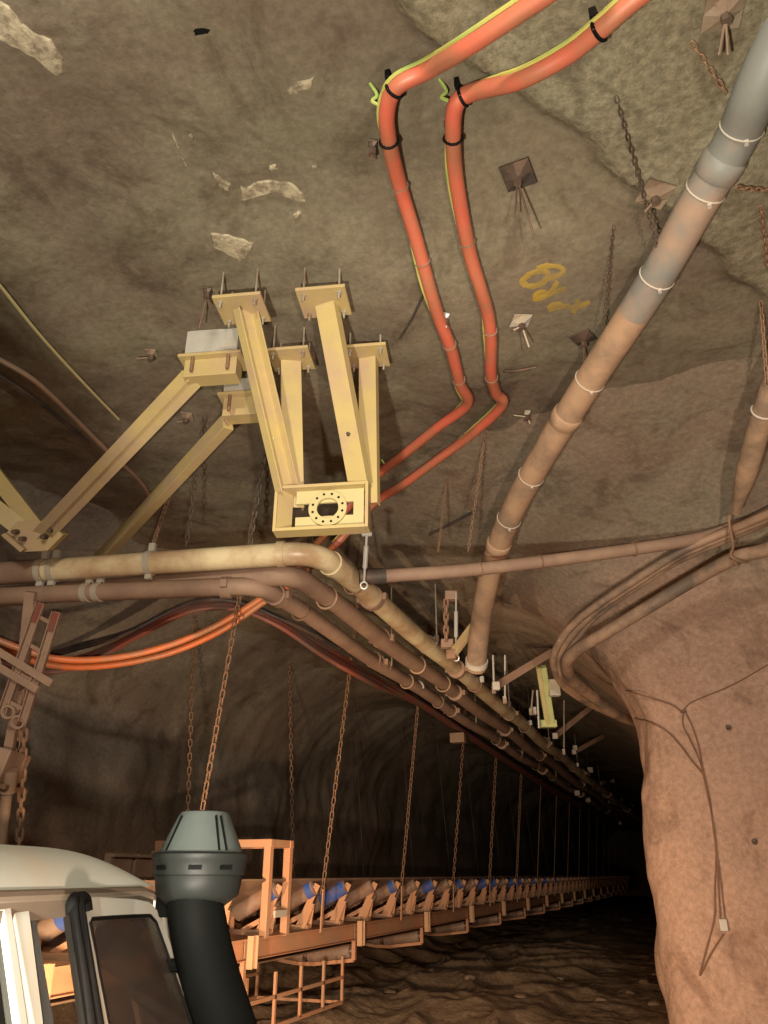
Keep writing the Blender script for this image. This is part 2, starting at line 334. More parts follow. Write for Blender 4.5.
def pil(i, z):
    p = OUT[i]; t = (OUT[min(i + 1, len(OUT) - 1)] - OUT[max(i - 1, 0)]).normalized(); nrm = V(-t.y, t.x, 0) * -1
    nrm = V(t.y, -t.x, 0) if V(t.y, -t.x, 0).dot(V(-1, -0.6, 0)) > 0 else V(-t.y, t.x, 0)
    e = 1.25 * 0.22 * math.log(1 + math.exp(min(30, (z - 3.95) / 0.22))) - 0.10 * math.exp(-((z - 3.3) / 0.5) ** 2) + 0.02 * (1.8 - z) + 2.0 * max(0, z - 4.75) ** 2
    q = p + nrm * e
    q += nrm * (0.16 * noise.noise((p.x * 0.7, p.y * 0.7, z * 0.6)) + 0.07 * noise.noise((p.x * 1.9, p.y * 1.9, z * 1.6)) + 0.025 * noise.noise((p.x * 5, p.y * 5, z * 4)) + 0.008 * noise.noise((p.x * 13, p.y * 13, z * 11)))
    return (q.x, q.y, z)
pv, pf = grid(list(range(len(OUT))), steps((-0.3, 6.2, 0.06)), pil)
wall_right = shell('wall_right', pv, pf, M_PILL)
bv, bf = grid(steps((-8.5, 9, 0.35)), steps((-0.3, 6, 0.35)), lambda u, v: (u, -6.6 + 0.25 * noise.noise((u * 0.5, v * 0.5, 2)), v))
shell('wall_back', bv, bf, M_PILL)
bv, bf = grid(steps((-7, 8, 0.35)), steps((-0.3, 6, 0.35)), lambda u, v: (8.6 + 0.25 * noise.noise((u * 0.5, v * 0.5, 2)), u, v))
shell('wall_side', bv, bf, M_PILL)
bv, bf = grid(steps((-9, 1, 0.5)), steps((-0.4, 6, 0.5)), lambda u, v: (u, 75.5 + 0.25 * noise.noise((u * 0.5, v * 0.5, 2)), v))
shell('wall_end', bv, bf, M_WALL)
BVH_ROOF = BVHTree.FromPolygons([tuple(p) for p in RV], RF)
BVH_PIL = BVHTree.FromPolygons([tuple(p) for p in pv], pf)
BVH_WALL = BVHTree.FromPolygons([tuple(p) for p in wv], wf)
def hit(px, py, off=0.0, which=('r', 'p', 'w')):
    """the rock seen at this pixel, off metres in front of it along the rock's normal"""
    d = ray(px, py).normalized(); best = None
    for k, b in (('r', BVH_ROOF), ('p', BVH_PIL), ('w', BVH_WALL)):
        if k in which:
            h = b.ray_cast(EYE, d)
            if h[0] is not None and (best is None or h[3] < best[3]): best = h
    n = best[1]; n = -n if n.dot(d) > 0 else n
    return best[0] + n * off, n
def hp(px, py, off=0.0, which=('r', 'p', 'w')): return hit(px, py, off, which)[0]

# bare pale patches where the sprayed skin has fallen off, and yellow survey paint, as thin pieces lying on the roof
def patch(name, poly, mat, th=0.012):
    c = (sum(p[0] for p in poly) / len(poly), sum(p[1] for p in poly) / len(poly)); o = MB(); pts = []
    m = len(poly); dense = []
    for i in range(m):
        a, b = poly[i], poly[(i + 1) % m]
        for k in range(3): dense.append((a[0] + (b[0] - a[0]) * k / 3 + random.uniform(-1.1, 1.1), a[1] + (b[1] - a[1]) * k / 3 + random.uniform(-1.1, 1.1)))
    n = len(dense); rings = []
    for f, off in ((1.0, 0.000), (0.93, th), (0.5, th * 1.3)):
        rings.append([hp(c[0] + (x - c[0]) * f, c[1] + (y - c[1]) * f, off) for x, y in dense])
    vs = [p for r in rings for p in r] + [hp(c[0], c[1], th * 1.3)]
    fs = [(j * n + i, j * n + (i + 1) % n, (j + 1) * n + (i + 1) % n, (j + 1) * n + i) for j in range(2) for i in range(n)]
    fs += [(2 * n + i, 2 * n + (i + 1) % n, 3 * n) for i in range(n)]
    o.add(vs, fs); return o.build(name, mat, ceiling)
for poly in ([(-4, 0), (10, 6), (22, 22), (38, 35), (52, 40), (63, 58), (66, 73), (58, 76), (40, 62), (20, 48), (-4, 38)],
             [(210, 232), (222, 233), (240, 238), (255, 243), (247, 256), (241, 262), (228, 254), (213, 246)],
             [(240, 186), (248, 187), (258, 182), (276, 180), (292, 183), (303, 193), (305, 202), (298, 197), (290, 189), (276, 189), (262, 194), (250, 191), (241, 199)],
             [(213, 172), (220, 176), (230, 184), (229, 190), (220, 186)],
             [(288, 87), (302, 80), (314, 77), (313, 85), (301, 91), (289, 94)],
             [(294, 214), (299, 208), (301, 212), (295, 219)], [(312, 164), (318, 166), (314, 168)], [(190, 134), (194, 135), (192, 139)],
             [(269, 166), (276, 164), (278, 168), (271, 169)]):
    patch('bare_rock_patch', poly, M_PALEROCK)
patch('hollow_shade_patch', [(193, 31), (202, 27), (212, 29), (206, 34), (196, 36)], M_BLACK, 0.004)  # flat black piece painting the shade of a hollow in the roof
def stroke(pts, wpx, mat, name, off=0.0025):
    pts = smooth_path([V(x, y, 0) for x, y in pts], 5); L = []; Rr = []
    for i, p in enumerate(pts):
        t = (pts[min(i + 1, len(pts) - 1)] - pts[max(i - 1, 0)]).normalized(); n = V(-t.y, t.x, 0); ww = wpx * (0.85 + 0.3 * random.random()) / 2
        L.append(p + n * ww); Rr.append(p - n * ww)
    mb = MB(); vs = []
    for a, c, b in zip(L, pts, Rr): vs += [hp(a.x, a.y, 0.001), hp(c.x, c.y, off), hp(b.x, b.y, 0.001)]
    fs = []
    for i in range(len(pts) - 1): fs += [(i * 3, i * 3 + 1, i * 3 + 4, i * 3 + 3), (i * 3 + 1, i * 3 + 2, i * 3 + 5, i * 3 + 4)]
    mb.add(vs, fs); return mb.build(name, mat, ceiling)
for pts, wd in (([(524, 283), (530, 286), (540, 284), (548, 277), (546, 272), (537, 271), (527, 276), (522, 282), (526, 286)], 5.6),
                ([(536, 273), (545, 267), (556, 266), (563, 269), (562, 273), (553, 277), (543, 279)], 5),
                ([(537, 268), (546, 265), (553, 266)], 4),
                ([(534, 298), (538, 293), (546, 292), (545, 296), (538, 299), (533, 298)], 5),
                ([(546, 295), (552, 290), (558, 281)], 4.6), ([(540, 298), (552, 293), (566, 288)], 4.8),
                ([(548, 309), (555, 306), (562, 305)], 8), ([(560, 305), (575, 307), (590, 302)], 5), ([(579, 299), (576, 306), (573, 313)], 5)):
    stroke(pts, wd, M_SPRAY, 'spray_paint_mark')
stroke([(172, 133), (178, 148), (186, 166)], 1.6, M_PALEROCK, 'rock_scratch', 0.004)

# ------------------------------------------------------------------ chain links (shared meshes)
def link_mesh(pitch, t, mat):
    key = ('link', round(pitch, 3))
    if key in MATS: return MATS[key]
    mb = MB(); h = pitch / 2 + t; wd = pitch * 0.25
    pts = [V(wd, 0, -h + wd), V(wd, 0, h - wd), V(wd * .7, 0, h - wd * .3), V(0, 0, h), V(-wd * .7, 0, h - wd * .3), V(-wd, 0, h - wd), V(-wd, 0, -h + wd), V(-wd * .7, 0, -h + wd * .3), V(0, 0, -h), V(wd * .7, 0, -h + wd * .3), V(wd, 0, -h + wd)]
    mb.tube(pts, t, 5, caps=False); me = mb.mesh('chain_link', True); me.materials.append(mat); MATS[key] = me; return me
def chain(P, Q, label, pitch=0.085, t=0.0085, sag=0.0, group=None, root=None, mat=None):
    P, Q = Vector(P), Vector(Q); r = root or thing('chain', label, 'chain', Q, group); me = link_mesh(pitch, t, mat or M_RUST)
    L = (Q - P).length; n = max(2, round(L / pitch)); pts = [P.lerp(Q, i / n) + V(0, 0, -sag * 4 * (i / n) * (1 - i / n)) for i in range(n + 1)]
    ph = random.uniform(-.3, .3)
    for i in range(n):
        d = (pts[i + 1] - pts[i]).normalized(); q = d.to_track_quat('Z', 'Y').to_matrix() @ Matrix.Rotation(ph + (PI / 2) * (i % 2) + random.uniform(-.15, .15), 3, 'Z')
        inst('link', me, r, (pts[i] + pts[i + 1]) / 2, q)
    return r
def hexnut(mb, P, ax, r=0.022, h=0.018): mb.tube([P - ax * h / 2, P + ax * h / 2], r, 6)

# ------------------------------------------------------------------ yellow box hanger bolted to the roof
ZUP = V(0, 0, 1)
E1 = (atZ(323, 303, 5.3) - atZ(240, 310, 5.3)).normalized(); E2 = ZUP.cross(E1)
PL = [atZ(242, 310, 5.3), atZ(324, 303, 5.3), atZ(291, 360, 5.3), atZ(367, 357, 5.3)]
F0 = atD(272, 531, 5.08); BW, BH, BD = 0.64, 0.335, 0.12
hang = thing('hanger_frame', 'yellow steel four-legged hanger with a box and round flange, bolted to the roof', 'hanger', F0)
def chan(wd, dp, t, sgn=1):                       # C profile, web along a, flanges towards sgn*b
    h = wd / 2; p = [(-h, 0), (h, 0), (h, sgn * dp), (h - t, sgn * dp), (h - t, sgn * t), (-h + t, sgn * t), (-h + t, sgn * dp), (-h, sgn * dp)]
    return p
def ibeam(wd, dp, t):
    h, d, q = wd / 2, dp / 2, t / 2
    return [(-h, -d), (h, -d), (h, -d + t), (q, -d + t), (q, d - t), (h, d - t), (h, d), (-h, d), (-h, d - t), (-q, d - t), (-q, -d + t), (-h, -d + t)]
c0 = F0 + E1 * (BW / 2) + E2 * (BD / 2)
for k, s in ((0, -1), (1, 1)):
    MB().box(c0 + E1 * (s * (BW / 2 - 0.011)) + ZUP * (BH / 2), 0.011, BD / 2, BH / 2, (E1, E2, ZUP)).build('side_plate', M_YEL, hang, bevel=0.003)
MB().box(c0 + ZUP * 0.011, BW / 2 - 0.022, BD / 2, 0.011, (E1, E2, ZUP)).build('bottom_plate', M_YEL, hang, bevel=0.003)
MB().box(c0 + ZUP * (BH - 0.011), BW / 2 - 0.022, BD / 2, 0.011, (E1, E2, ZUP)).build('top_plate', M_YEL, hang, bevel=0.003)
yb = 0.07
bc = F0 + E1 * (BW / 2 + 0.05) + E2 * yb + ZUP * (BH / 2)
mb = MB(); sl = 0.05; hw = 0.232
mb.box(bc + ZUP * ((BH / 2 - 0.022 + sl) / 2), hw, 0.009, (BH / 2 - 0.022 - sl) / 2, (E1, E2, ZUP))
mb.box(bc - ZUP * ((BH / 2 - 0.022 + sl) / 2), hw, 0.009, (BH / 2 - 0.022 - sl) / 2, (E1, E2, ZUP))
mb.box(bc + E1 * (hw - 0.035), 0.035, 0.0085, sl, (E1, E2, ZUP))
mb.build('back_plate', M_YELP, hang)
wa = (E1 * 0.075 + E2 * 0.105).normalized(); MB().box(F0 + E1 * 0.062 + E2 * 0.062 + ZUP * (BH / 2), 0.062, 0.006, BH / 2 - 0.022, (wa, wa.cross(ZUP), ZUP)).build('web_plate', M_YEL, hang)
fc = bc - E2 * 0.022 - E1 * 0.01
mb = MB(); n = 36; a0 = []
for r_, y_ in ((0.130, 0.012), (0.130, -0.010), (0.074, -0.010), (0.074, 0.012)):
    a0.append([fc + (E1 * math.cos(2 * PI * k / n) + ZUP * math.sin(2 * PI * k / n)) * r_ + E2 * y_ for k in range(n)])
mb.add([p for q in a0 for p in q], [(j * n + k, j * n + (k + 1) % n, ((j + 1) % 4) * n + (k + 1) % n, ((j + 1) % 4) * n + k) for j in range(4) for k in range(n)])
fl = mb.build('pipe_flange', M_YELP, hang, True)
for k in range(12):
    a = 2 * PI * (k + .5) / 12; p = fc + (E1 * math.cos(a) + ZUP * math.sin(a)) * 0.104 - E2 * 0.0105
    MB().cyl(p + E2 * 0.004, p - E2 * 0.002, 0.009, 8).build('bolt_hole_shade', M_BLACK, fl)  # black discs on the flange face, painting the dark inside the holes
ends = [F0 + E1 * 0.048 + ZUP * BH + E2 * 0.06, F0 + E1 * (BW - 0.078) + ZUP * BH + E2 * 0.05, F0 + E1 * 0.10 + ZUP * BH + E2 * (BD + .02), F0 + E1 * (BW - 0.02) + ZUP * BH + E2 * (BD + .02)]
profs = [chan(0.155, 0.075, 0.010, 1), chan(0.145, 0.075, 0.010, -1), chan(0.15, 0.07, 0.010, -1), chan(0.13, 0.07, 0.010, -1)]
for k in range(4):
    P, Q = PL[k], ends[k]; th = math.radians((52, -22, 20, -10)[k]); side = E1 * math.cos(th) + E2 * math.sin(th)
    # in beam(): third axis b = d x a; with d pointing down, +b points towards the viewer
    MB().beam(P, Q - ZUP * (0.012 if k < 2 else 0.1), profs[k], side).build('leg', M_YEL, hang, bevel=0.002)
    pb = PL[k]; hs = 0.165 if k < 2 else 0.155
    pl_ = MB().box(pb + ZUP * 0.012, hs, hs * 0.86, 0.012, (E1, E2, ZUP)).build('roof_plate', M_YEL, hang, bevel=0.003)
    for sx in (-1, 1):
        for sy in (-1, 1):
            b0 = pb + E1 * (sx * hs * 0.72) + E2 * (sy * hs * 0.6); zr = roof_z(b0.x, b0.y) + 0.05; mb = MB()
            mb.cyl(b0 - ZUP * 0.055, V(b0.x, b0.y, zr), 0.0075, 8); hexnut(mb, b0 - ZUP * 0.010, ZUP, .017, .016)
            mb.build('bolt', M_ROD, pl_)
    if k == 1 or k == 0:
        m_ = P.lerp(Q, 0.72); nrm = -E2
        MB().cyl(m_ - nrm * 0.004, m_ + nrm * 0.012, 0.016, 8).build('bolt', M_DARKST if k else M_YELP, hang)

# ------------------------------------------------------------------ yellow diagonal braces that carry the pipes
def bracket(root, pc, ln, ht, dp):
    r = MB().box(pc, ln / 2, dp / 2, ht / 2, (E1, E2, ZUP)).build('bracket', M_YEL, root, bevel=0.004)
    MB().box(pc + ZUP * (ht / 2 + 0.012), ln / 2 + 0.04, dp / 2 + 0.05, 0.012, (E1, E2, ZUP)).build('roof_plate', M_YEL, root, bevel=0.003)
    zz = roof_z(pc.x, pc.y); top = pc.z + ht / 2 + 0.024; hh = max(0.05, (zz + 0.06 - top) / 2)
    MB().box(pc + ZUP * (ht / 2 + 0.024 + hh), ln / 2 + 0.0, dp / 2 + 0.02, hh, (E1, E2, ZUP)).build('packer', M_PALEWOOD, root)
    for sx in (-0.32, 0.36): MB().tube([pc + E1 * (sx * ln) - E2 * (dp / 2 + 0.03) + ZUP * (ht / 2 + 0.03), pc + E1 * (sx * ln) - E2 * (dp / 2 + 0.03) - ZUP * (ht * 0.35)], 0.013, 7).build('bolt', M_RUST, root)
NODE = atZ(37, 536, 4.66)
B1 = atZ(213, 372, 5.24); br = thing('pipe_brace', 'yellow V-shaped beam brace with bolted gusset clamped to the cream pipe', 'brace', NODE)
bracket(br, B1, 0.40, 0.15, 0.14)
top1 = atZ(192, 378, 5.2) - E2 * 0.0
IB = ibeam(0.15, 0.12, 0.012)
vdir = (EYE - NODE).normalized()
def ibeam_to(root, P, Q, face, name='beam', wd=0.15, dp=0.10):
    d = (Q - P).normalized(); sd = d.cross(face).normalized()
    return MB().beam(P, Q, chan(wd, dp, 0.012, 1) if name == 'channel' else ibeam(wd, dp, 0.012), sd).build('beam', M_YEL, root, bevel=0.002)
# beam seen along its ribbed face: a channel with a raised rib
def ribbed(root, P, Q, face, wd=0.175):
    d = (Q - P).normalized(); sd = d.cross(face).normalized(); n = sd.cross(d)
    b = MB().beam(P, Q, [(-wd / 2, 0), (wd / 2, 0), (wd / 2, 0.016), (-0.002, 0.016), (-0.002, 0.05), (-0.016, 0.05), (-0.016, 0.016), (-wd / 2, 0.016)], -sd).build('beam', M_YEL, root, bevel=0.002)
    MB().beam(P - face * 0.05, Q - face * 0.05, [(-wd * .32, -0.02), (wd * .32, -0.02), (wd * .32, 0.02), (-wd * .32, 0.02)], sd).build('beam_flange', M_YEL, b)
    return b
ribbed(br, top1, NODE + E1 * 0.03 - ZUP * 0.02, (EYE - NODE).normalized())
MB().beam(atZ(-110, 425, 5.5), NODE - E1 * 0.06, [(-.08, -.012), (.08, -.012), (.08, .012), (-.08, .012)], E2.cross((NODE - atZ(-110, 425, 5.5)).normalized())).build('beam', M_YEL, br, bevel=0.002)
q0 = atZ(-70, 402, 5.5) + E2 * 0.25
MB().beam(q0, NODE + E2 * 0.22 - E1 * 0.02 + ZUP * 0.02, chan(0.14, 0.06, 0.01, 1), E2.cross((NODE - q0).normalized())).build('beam', M_YEL, br, bevel=0.002)
gp = [(18, 521), (44, 521), (63, 535), (47, 551), (20, 552), (2, 537)]
g = MB().prism([atD(x, y, 7.0) - (EYE - NODE).normalized() * 0.0 for x, y in gp], _fw * 0.025).build('gusset', M_YEL, br, bevel=0.003)
MB().prism([atD(x, y, 6.93) for x, y in [(47, 551), (63, 535), (59, 531), (42, 549)]], _fw * 0.12).build('gusset_lip', M_YEL, g)
MB().prism([atD(x, y, 6.93) for x, y in [(20, 552), (1, 535), (5, 533), (24, 549)]], _fw * 0.12).build('gusset_lip', M_YEL, g)
for x, y in ((13, 532), (20, 539), (42, 537), (49, 530)):
    c = atD(x, y, 6.9); MB().tube([c, c + _fw * 0.09], 0.024, 6).build('bolt', M_DARKST, g)
B2 = atZ(246, 410, 5.22); br2 = thing('pipe_brace', 'thinner yellow diagonal brace behind, its foot hidden by the cream pipe', 'brace', atZ(112, 548, 4.62))
bracket(br2, B2, 0.34, 0.17, 0.14)
foot2 = atZ(96, 564, 4.78); t2 = atZ(228, 422, 5.15)
d_ = (foot2 - t2).normalized(); MB().beam(t2, foot2, [(-.065, -.045), (.065, -.045), (.065, .045), (-.065, .045)], d_.cross(E2)).build('beam', M_YEL, br2, bevel=0.004)
for x, y in ((232, 412), (227, 421)):
    c = atZ(x, y, 5.2); c = c - ray(x, y).normalized() * 0.16; MB().tube([c, c + ray(x, y).normalized() * 0.1], 0.018, 6).build('bolt', M_RUST, br2)

# ------------------------------------------------------------------ pipes that run left across the drive and turn into the tunnel
def fillet(A, B, C, r, n=10):
    A, B, C = Vector(A), Vector(B), Vector(C); u = (A - B).normalized(); v = (C - B).normalized(); ang = u.angle(v); t = r / math.tan(ang / 2)
    P, Q = B + u * t, B + v * t; bis = (u + v).normalized(); O = B + bis * (r / math.sin(ang / 2)); a, b = P - O, Q - O; th = a.angle(b); ax = a.cross(b).normalized()
    return [O + Matrix.Rotation(th * i / n, 3, ax) @ a for i in range(n + 1)]
def pipe_run(name, label, X, z, yl, ybend, r, mat, bend, far=58, xl=-7.3, dxfar=0.35, parts=None):
    root = thing(name, label, 'pipe', V(X, ybend, z))
    A = V(xl, yl, z); B = V(X, ybend, z); C = V(X, 20, z); arc = fillet(A, B, C, bend)
    path = [A] + [A.lerp(arc[0], k / 6) for k in range(1, 6)] + arc + [V(X + 0.02 * math.sin(y), y, z + 0.03 * math.sin(y * 1.3)) for y in np.arange(ybend + bend + 0.6, 20, 0.8)]
    path += [V(X + dxfar * ((y - 20) / (far - 20)) ** 1.2, y, z + 0.05 * math.sin(y * .7)) for y in np.arange(20, far, 2.5)]
    MB().tube(path, r, 16).build('pipe_body', mat, root, True)
    return root, path, arc
def coupling(root, p, d, r, mat, name='coupling', ln=0.11, k=1.22):
    mb = MB(); mb.tube([p - d * ln / 2, p - d * ln * .45, p + d * ln * .45, p + d * ln / 2], [r * 1.05, r * k, r * k, r * 1.05], 16)
    sd = d.cross(ZUP).normalized()
    for s in (-1, 1): mb.box(p + sd * (s * r * (k + .12)), 0.022, ln * .28, 0.035, (sd, d, d.cross(sd)))
    return mb.build(name, mat, root, True)
cr, cpath, carc = pipe_run('water_pipe', 'cream pipe crossing under the yellow brace and bending away into the tunnel', -2.83, 4.5, 5.05, 5.86, 0.108, M_CREAM, 0.34)
for p, d in ((carc[0] - (carc[1] - carc[0]).normalized() * 0.05, (carc[1] - carc[0]).normalized()), (carc[-1] + V(0, .05, 0), V(0, 1, 0))):
    MB().tube([p - d * .035, p + d * .035], 0.122, 18).build('weld_collar', M_CREAM, cr, True)
for y in (7.25, 10.6, 14.2, 18, 24, 31, 39): coupling(cr, V(-2.83 + (0.35 * ((y - 20) / 38) ** 1.2 if y > 20 else 0), y, 4.5), V(0, 1, 0), 0.108, M_BRPIPE)
pd2 = (carc[0] - V(-7.3, 5.05, 4.5)).normalized()
for px in (30, 43, 150):                                     # strap clamps that hold the pipe to the brace and to the chain
    c = atZ(px, 563, 4.5); c = V(-7.3, 5.05, 4.5) + pd2 * (c - V(-7.3, 5.05, 4.5)).dot(pd2)
    mb = MB(); mb.tube([c - pd2 * .03, c + pd2 * .03], 0.12, 18); mb.box(c + ZUP * 0.14, 0.03, 0.02, 0.06, (pd2, pd2.cross(ZUP), ZUP)); mb.box(c - ZUP * 0.13, 0.03, 0.02, 0.03, (pd2, pd2.cross(ZUP), ZUP))
    mb.build('strap_clamp', M_PALEWOOD, cr, True)
c_end = V(-7.3, 5.05, 4.5) + pd2 * 1.85
MB().tube([V(-7.3, 5.05, 4.5), c_end], 0.113, 16).build('pipe_sleeve', M_BRPIPE, cr, True)
p2, p2path, p2arc = pipe_run('water_pipe', 'brown dusty pipe, lowest of the three turning into the tunnel', -3.42, 4.27, 4.98, 5.92, 0.085, M_BRPIPE, 0.30, xl=-7.3)
coupling(p2, p2arc[0] - V(.1, 0, 0), (p2arc[1] - p2arc[0]).normalized(), 0.085, M_BRPIPE); coupling(p2, p2arc[-1] + V(0, .1, 0), V(0, 1, 0), 0.085, M_BRPIPE)
for y in (9.0, 12.4, 16.2, 21, 28, 36): coupling(p2, V(-3.42 + (0.35 * ((y - 20) / 38) ** 1.2 if y > 20 else 0), y, 4.27), V(0, 1, 0), 0.085, M_BRPIPE)
for px in (49, 62):
    c = V(atZ(px, 575, 4.27).x, 4.98 + (atZ(px, 575, 4.27).x + 7.3) * 0.242, 4.27); mb = MB()
    mb.tube([c - V(.03, 0, 0), c + V(.03, 0, 0)], 0.095, 14); mb.box(c + ZUP * .12, .03, .02, .05); mb.build('strap_clamp', M_PALEWOOD, p2, True)
p3, p3path, p3arc = pipe_run('water_pipe', 'dark brown pipe between the cream pipe and the lowest pipe in the tunnel', -3.13, 4.38, 5.42, 6.02, 0.10, M_BRPIPE, 0.26, xl=-7.3)
for y in (8.35, 11.6, 15.2, 19, 26, 33): coupling(p3, V(-3.13 + (0.35 * ((y - 20) / 38) ** 1.2 if y > 20 else 0), y, 4.38), V(0, 1, 0), 0.10, M_BRPIPE)
for (root, X, z, r, ys, m_) in ((p3, -3.13, 4.38, 0.10, (6.75, 9.7, 10.9), M_DUSTPIPE), (p2, -3.42, 4.27, 0.085, (8.8, 10.1), M_BRPIPE)):
    for y in ys: MB().ring(V(X, y, z), V(0, 1, 0), r + 0.012, 0.012, 20, 6).build('u_bolt', m_, root, True)
MB().ring(V(-3.42, 10.55, 4.27), V(0, 1, 0), 0.10, 0.014, 16, 6, PI * 1.1, PI * 0.95, V(1, 0, 0)).build('u_bolt', M_CHROME, p2, True)

# ------------------------------------------------------------------ pipe hangers along the tunnel: two rods and a cross bar
for i, y in enumerate([6.75, 9.2, 11.6, 13.6, 15.6, 17.8, 20, 22.5, 25, 28, 31, 34, 37.5, 41, 45, 49]):
    lab = ('pipe hanger with two thin rods and clamp rings, %s along the tunnel pipes' % ORD[i]) if i < 8 else 'tiny dim pipe hanger far down the tunnel'
    h = thing('pipe_hanger', lab, 'hanger', V(-3.1, y, 4.15), 'pipe hangers along the tunnel')
    for X, z, rr in ((-2.83, 4.5, .108), (-3.42, 4.27, .085)):
        MB().cyl(V(X + rr + .02, y, z), V(X + rr + .02, y, roof_z(X, y) + 0.06), 0.009, 6).build('rod', M_ROD if i % 2 else M_DARKST, h)
        MB().ring(V(X, y, z), V(0, 1, 0), rr + .008, .009, 18, 5).build('clamp_ring', M_BRPIPE if i % 3 else M_RUST, h, True)
    MB().box(V(-2.70, y, 4.56), .03, .025, .045).build('clamp_block', M_CHROME if i in (2, 4, 7, 9, 10, 12, 13) else M_DARKST, h)

# ------------------------------------------------------------------ the large grey pipe high on the right, straps and chains
bigp = smooth_path([atD(860, -130, 3.25), atD(768, 64, 3.6), atD(738, 135, 3.9), atD(700, 200, 4.2), atD(650, 288, 4.75), atD(590, 380, 5.5), atD(545, 452, 6.2), atD(512, 512, 6.9), atD(492, 565, 7.5), atD(481, 620, 8.0), atD(476, 668, 8.3)], 8)
bp = thing('vent_pipe', 'large grey poly pipe sweeping down from the top right, red dust on its lower half', 'pipe', atD(476, 668, 8.3))
i_d = 34
MB().tube(bigp[:i_d + 1], 0.108, 18).build('pipe_body', M_GRPIPE, bp, True)
MB().tube(bigp[i_d:], 0.107, 18).build('pipe_body', M_DUSTPIPE, bp, True)
def near(path, px, py):
    best = min(range(len(path)), key=lambda i: (lambda v: ((384 + F * v.dot(_R) / v.dot(_fw)) - px) ** 2 + ((512 - F * v.dot(_up) / v.dot(_fw)) - py) ** 2)(path[i] - EYE))
    return path[best], (path[min(best + 1, len(path) - 1)] - path[max(best - 1, 0)]).normalized()
for px, py, m_ in ((748, 130, M_STRAP), (711, 192, M_STRAP), (664, 284, M_STRAP), (588, 385, M_STRAP), (523, 473, M_STRAP), (506, 518, M_STRAP)):
    p, d = near(bigp, px, py); mb = MB(); mb.ring(p, d, 0.109, 0.0048, 22, 6); mb.box(p - ZUP * 0.113, 0.010, 0.014, 0.008); mb.build('strap', m_, bp, True)
for px, py in ((722, 165), (568, 414), (500, 545)):
    p, d = near(bigp, px, py); MB().tube([p - d * .06, p - d * .05, p + d * .05, p + d * .06], [.109, .118, .118, .109], 18).build('weld_collar', M_GRPIPE if py < 300 else M_DUSTPIPE, bp, True)
p, d = near(bigp, 477, 660); MB().tube([p - d * .03, p + d * .03], .122, 18).build('end_ring', M_STRAP, bp, True)
rp_path = smooth_path([V(2.3, 2.0, 5.2), V(1.75, 3.3, 5.2), atD(800, 330, 5.2), atD(768, 400, 5.6), atD(750, 460, 6.1), atD(736, 512, 6.6)], 6)
rp = thing('vent_pipe', 'short orange-dusted pipe at the right edge running down to the hoses', 'pipe', rp_path[-1])
MB().tube(rp_path, [0.085] * (len(rp_path) - 5) + [0.08, 0.07, 0.055, 0.045, 0.04], 14).build('pipe_body', M_DUSTPIPE, rp, True)
p, d = near(rp_path, 765, 405); MB().ring(p, d, 0.088, 0.008, 18, 6).build('strap', M_STRAP, rp, True)

# level pipe across the back of the junction, and its far part of the brace
hpipe = smooth_path([atD(362, 577, 6.5), atD(400, 575, 6.55), atD(480, 569, 6.7), atD(600, 554, 7.0), atD(690, 540, 7.15), atD(735, 527, 7.2), atD(800, 500, 7.0), V(3.0, 6.3, 5.1), V(4.6, 5.9, 5.15)], 6)
hpo = thing('water_pipe', 'thin brown level pipe below the roof, crossing behind the large grey pipe', 'pipe', hpipe[0]); MB().tube(hpipe, 0.058, 12).build('pipe_body', M_BRPIPE, hpo, True)
p, d = hpipe[0], (hpipe[1] - hpipe[0]).normalized(); MB().tube([p - d * .02, p + d * .2], 0.07, 12).build('end_fitting', M_DARKST, hpo, True)
for px in (480, 530, 640):
    p, d = near(hpipe, px, 565); MB().ring(p, d, 0.062, 0.008, 16, 5).build('strap', M_RUST, hpo, True)
arm = thing('support_arm', 'small yellow-brown strut behind the lower end of the large pipe', 'strut', atD(455, 655, 8.4)); MB().bar(atD(452, 655, 8.4), atD(480, 618, 8.3), 0.09, 0.05).build('strut', M_YEL, arm)
MB().box(atD(452, 655, 8.4), .05, .05, .05).build('shoe', M_RUST, arm)

# ------------------------------------------------------------------ hoses that sweep over the pillar
def hose(name, label, pts, r, mat, cat='hose', group=None, n=10, extra=None):
    path = smooth_path(pts, 7); o = thing(name, label, cat, path[0], group); MB().tube(path, r, n).build('hose_body' if cat == 'hose' else 'cable_body', mat, o, True)
    return o, path
hs = []
for k, (dx, dy, dd) in enumerate([(0, 0, 0), (4, 5, 0.05), (8, 10, .1)]):
    lab = ['uppermost of three slim hoses curving over the rock pillar', 'middle one of three slim hoses curving over the rock pillar', 'innermost slim hose hugging the curve over the rock pillar'][k]
    o, pth = hose('air_hose', lab, [V(4.6 - .03 * k, 5.5, 4.95 - .06 * k), V(3.0, 6.0, 4.95 - .06 * k), atD(830, 485 + dy, 6.2), atD(768, 514 + dy * .8, 6.7 + dd), atD(730, 530 + dy * .8, 7.0 + dd), atD(680, 552 + dy * .8, 7.2 + dd), atD(635, 580 + dy * .8, 7.4 + dd), atD(596, 606 + dy, 7.6 + dd), atD(568 + dx, 630 + dy, 7.8 + dd), atD(554 + dx, 655 + dy * .5, 8.0 + dd), atD(556 + dx, 673 + dy * .3, 8.2 + dd), atD(566 + dx, 688, 8.6 + dd), atD(590 + dx, 704, 9.2 + dd), atD(615 + dx, 716, 9.9)], 0.040 if k < 2 else 0.032, M_HOSE, group='slim hoses over the pillar')
    hs.append((o, pth))
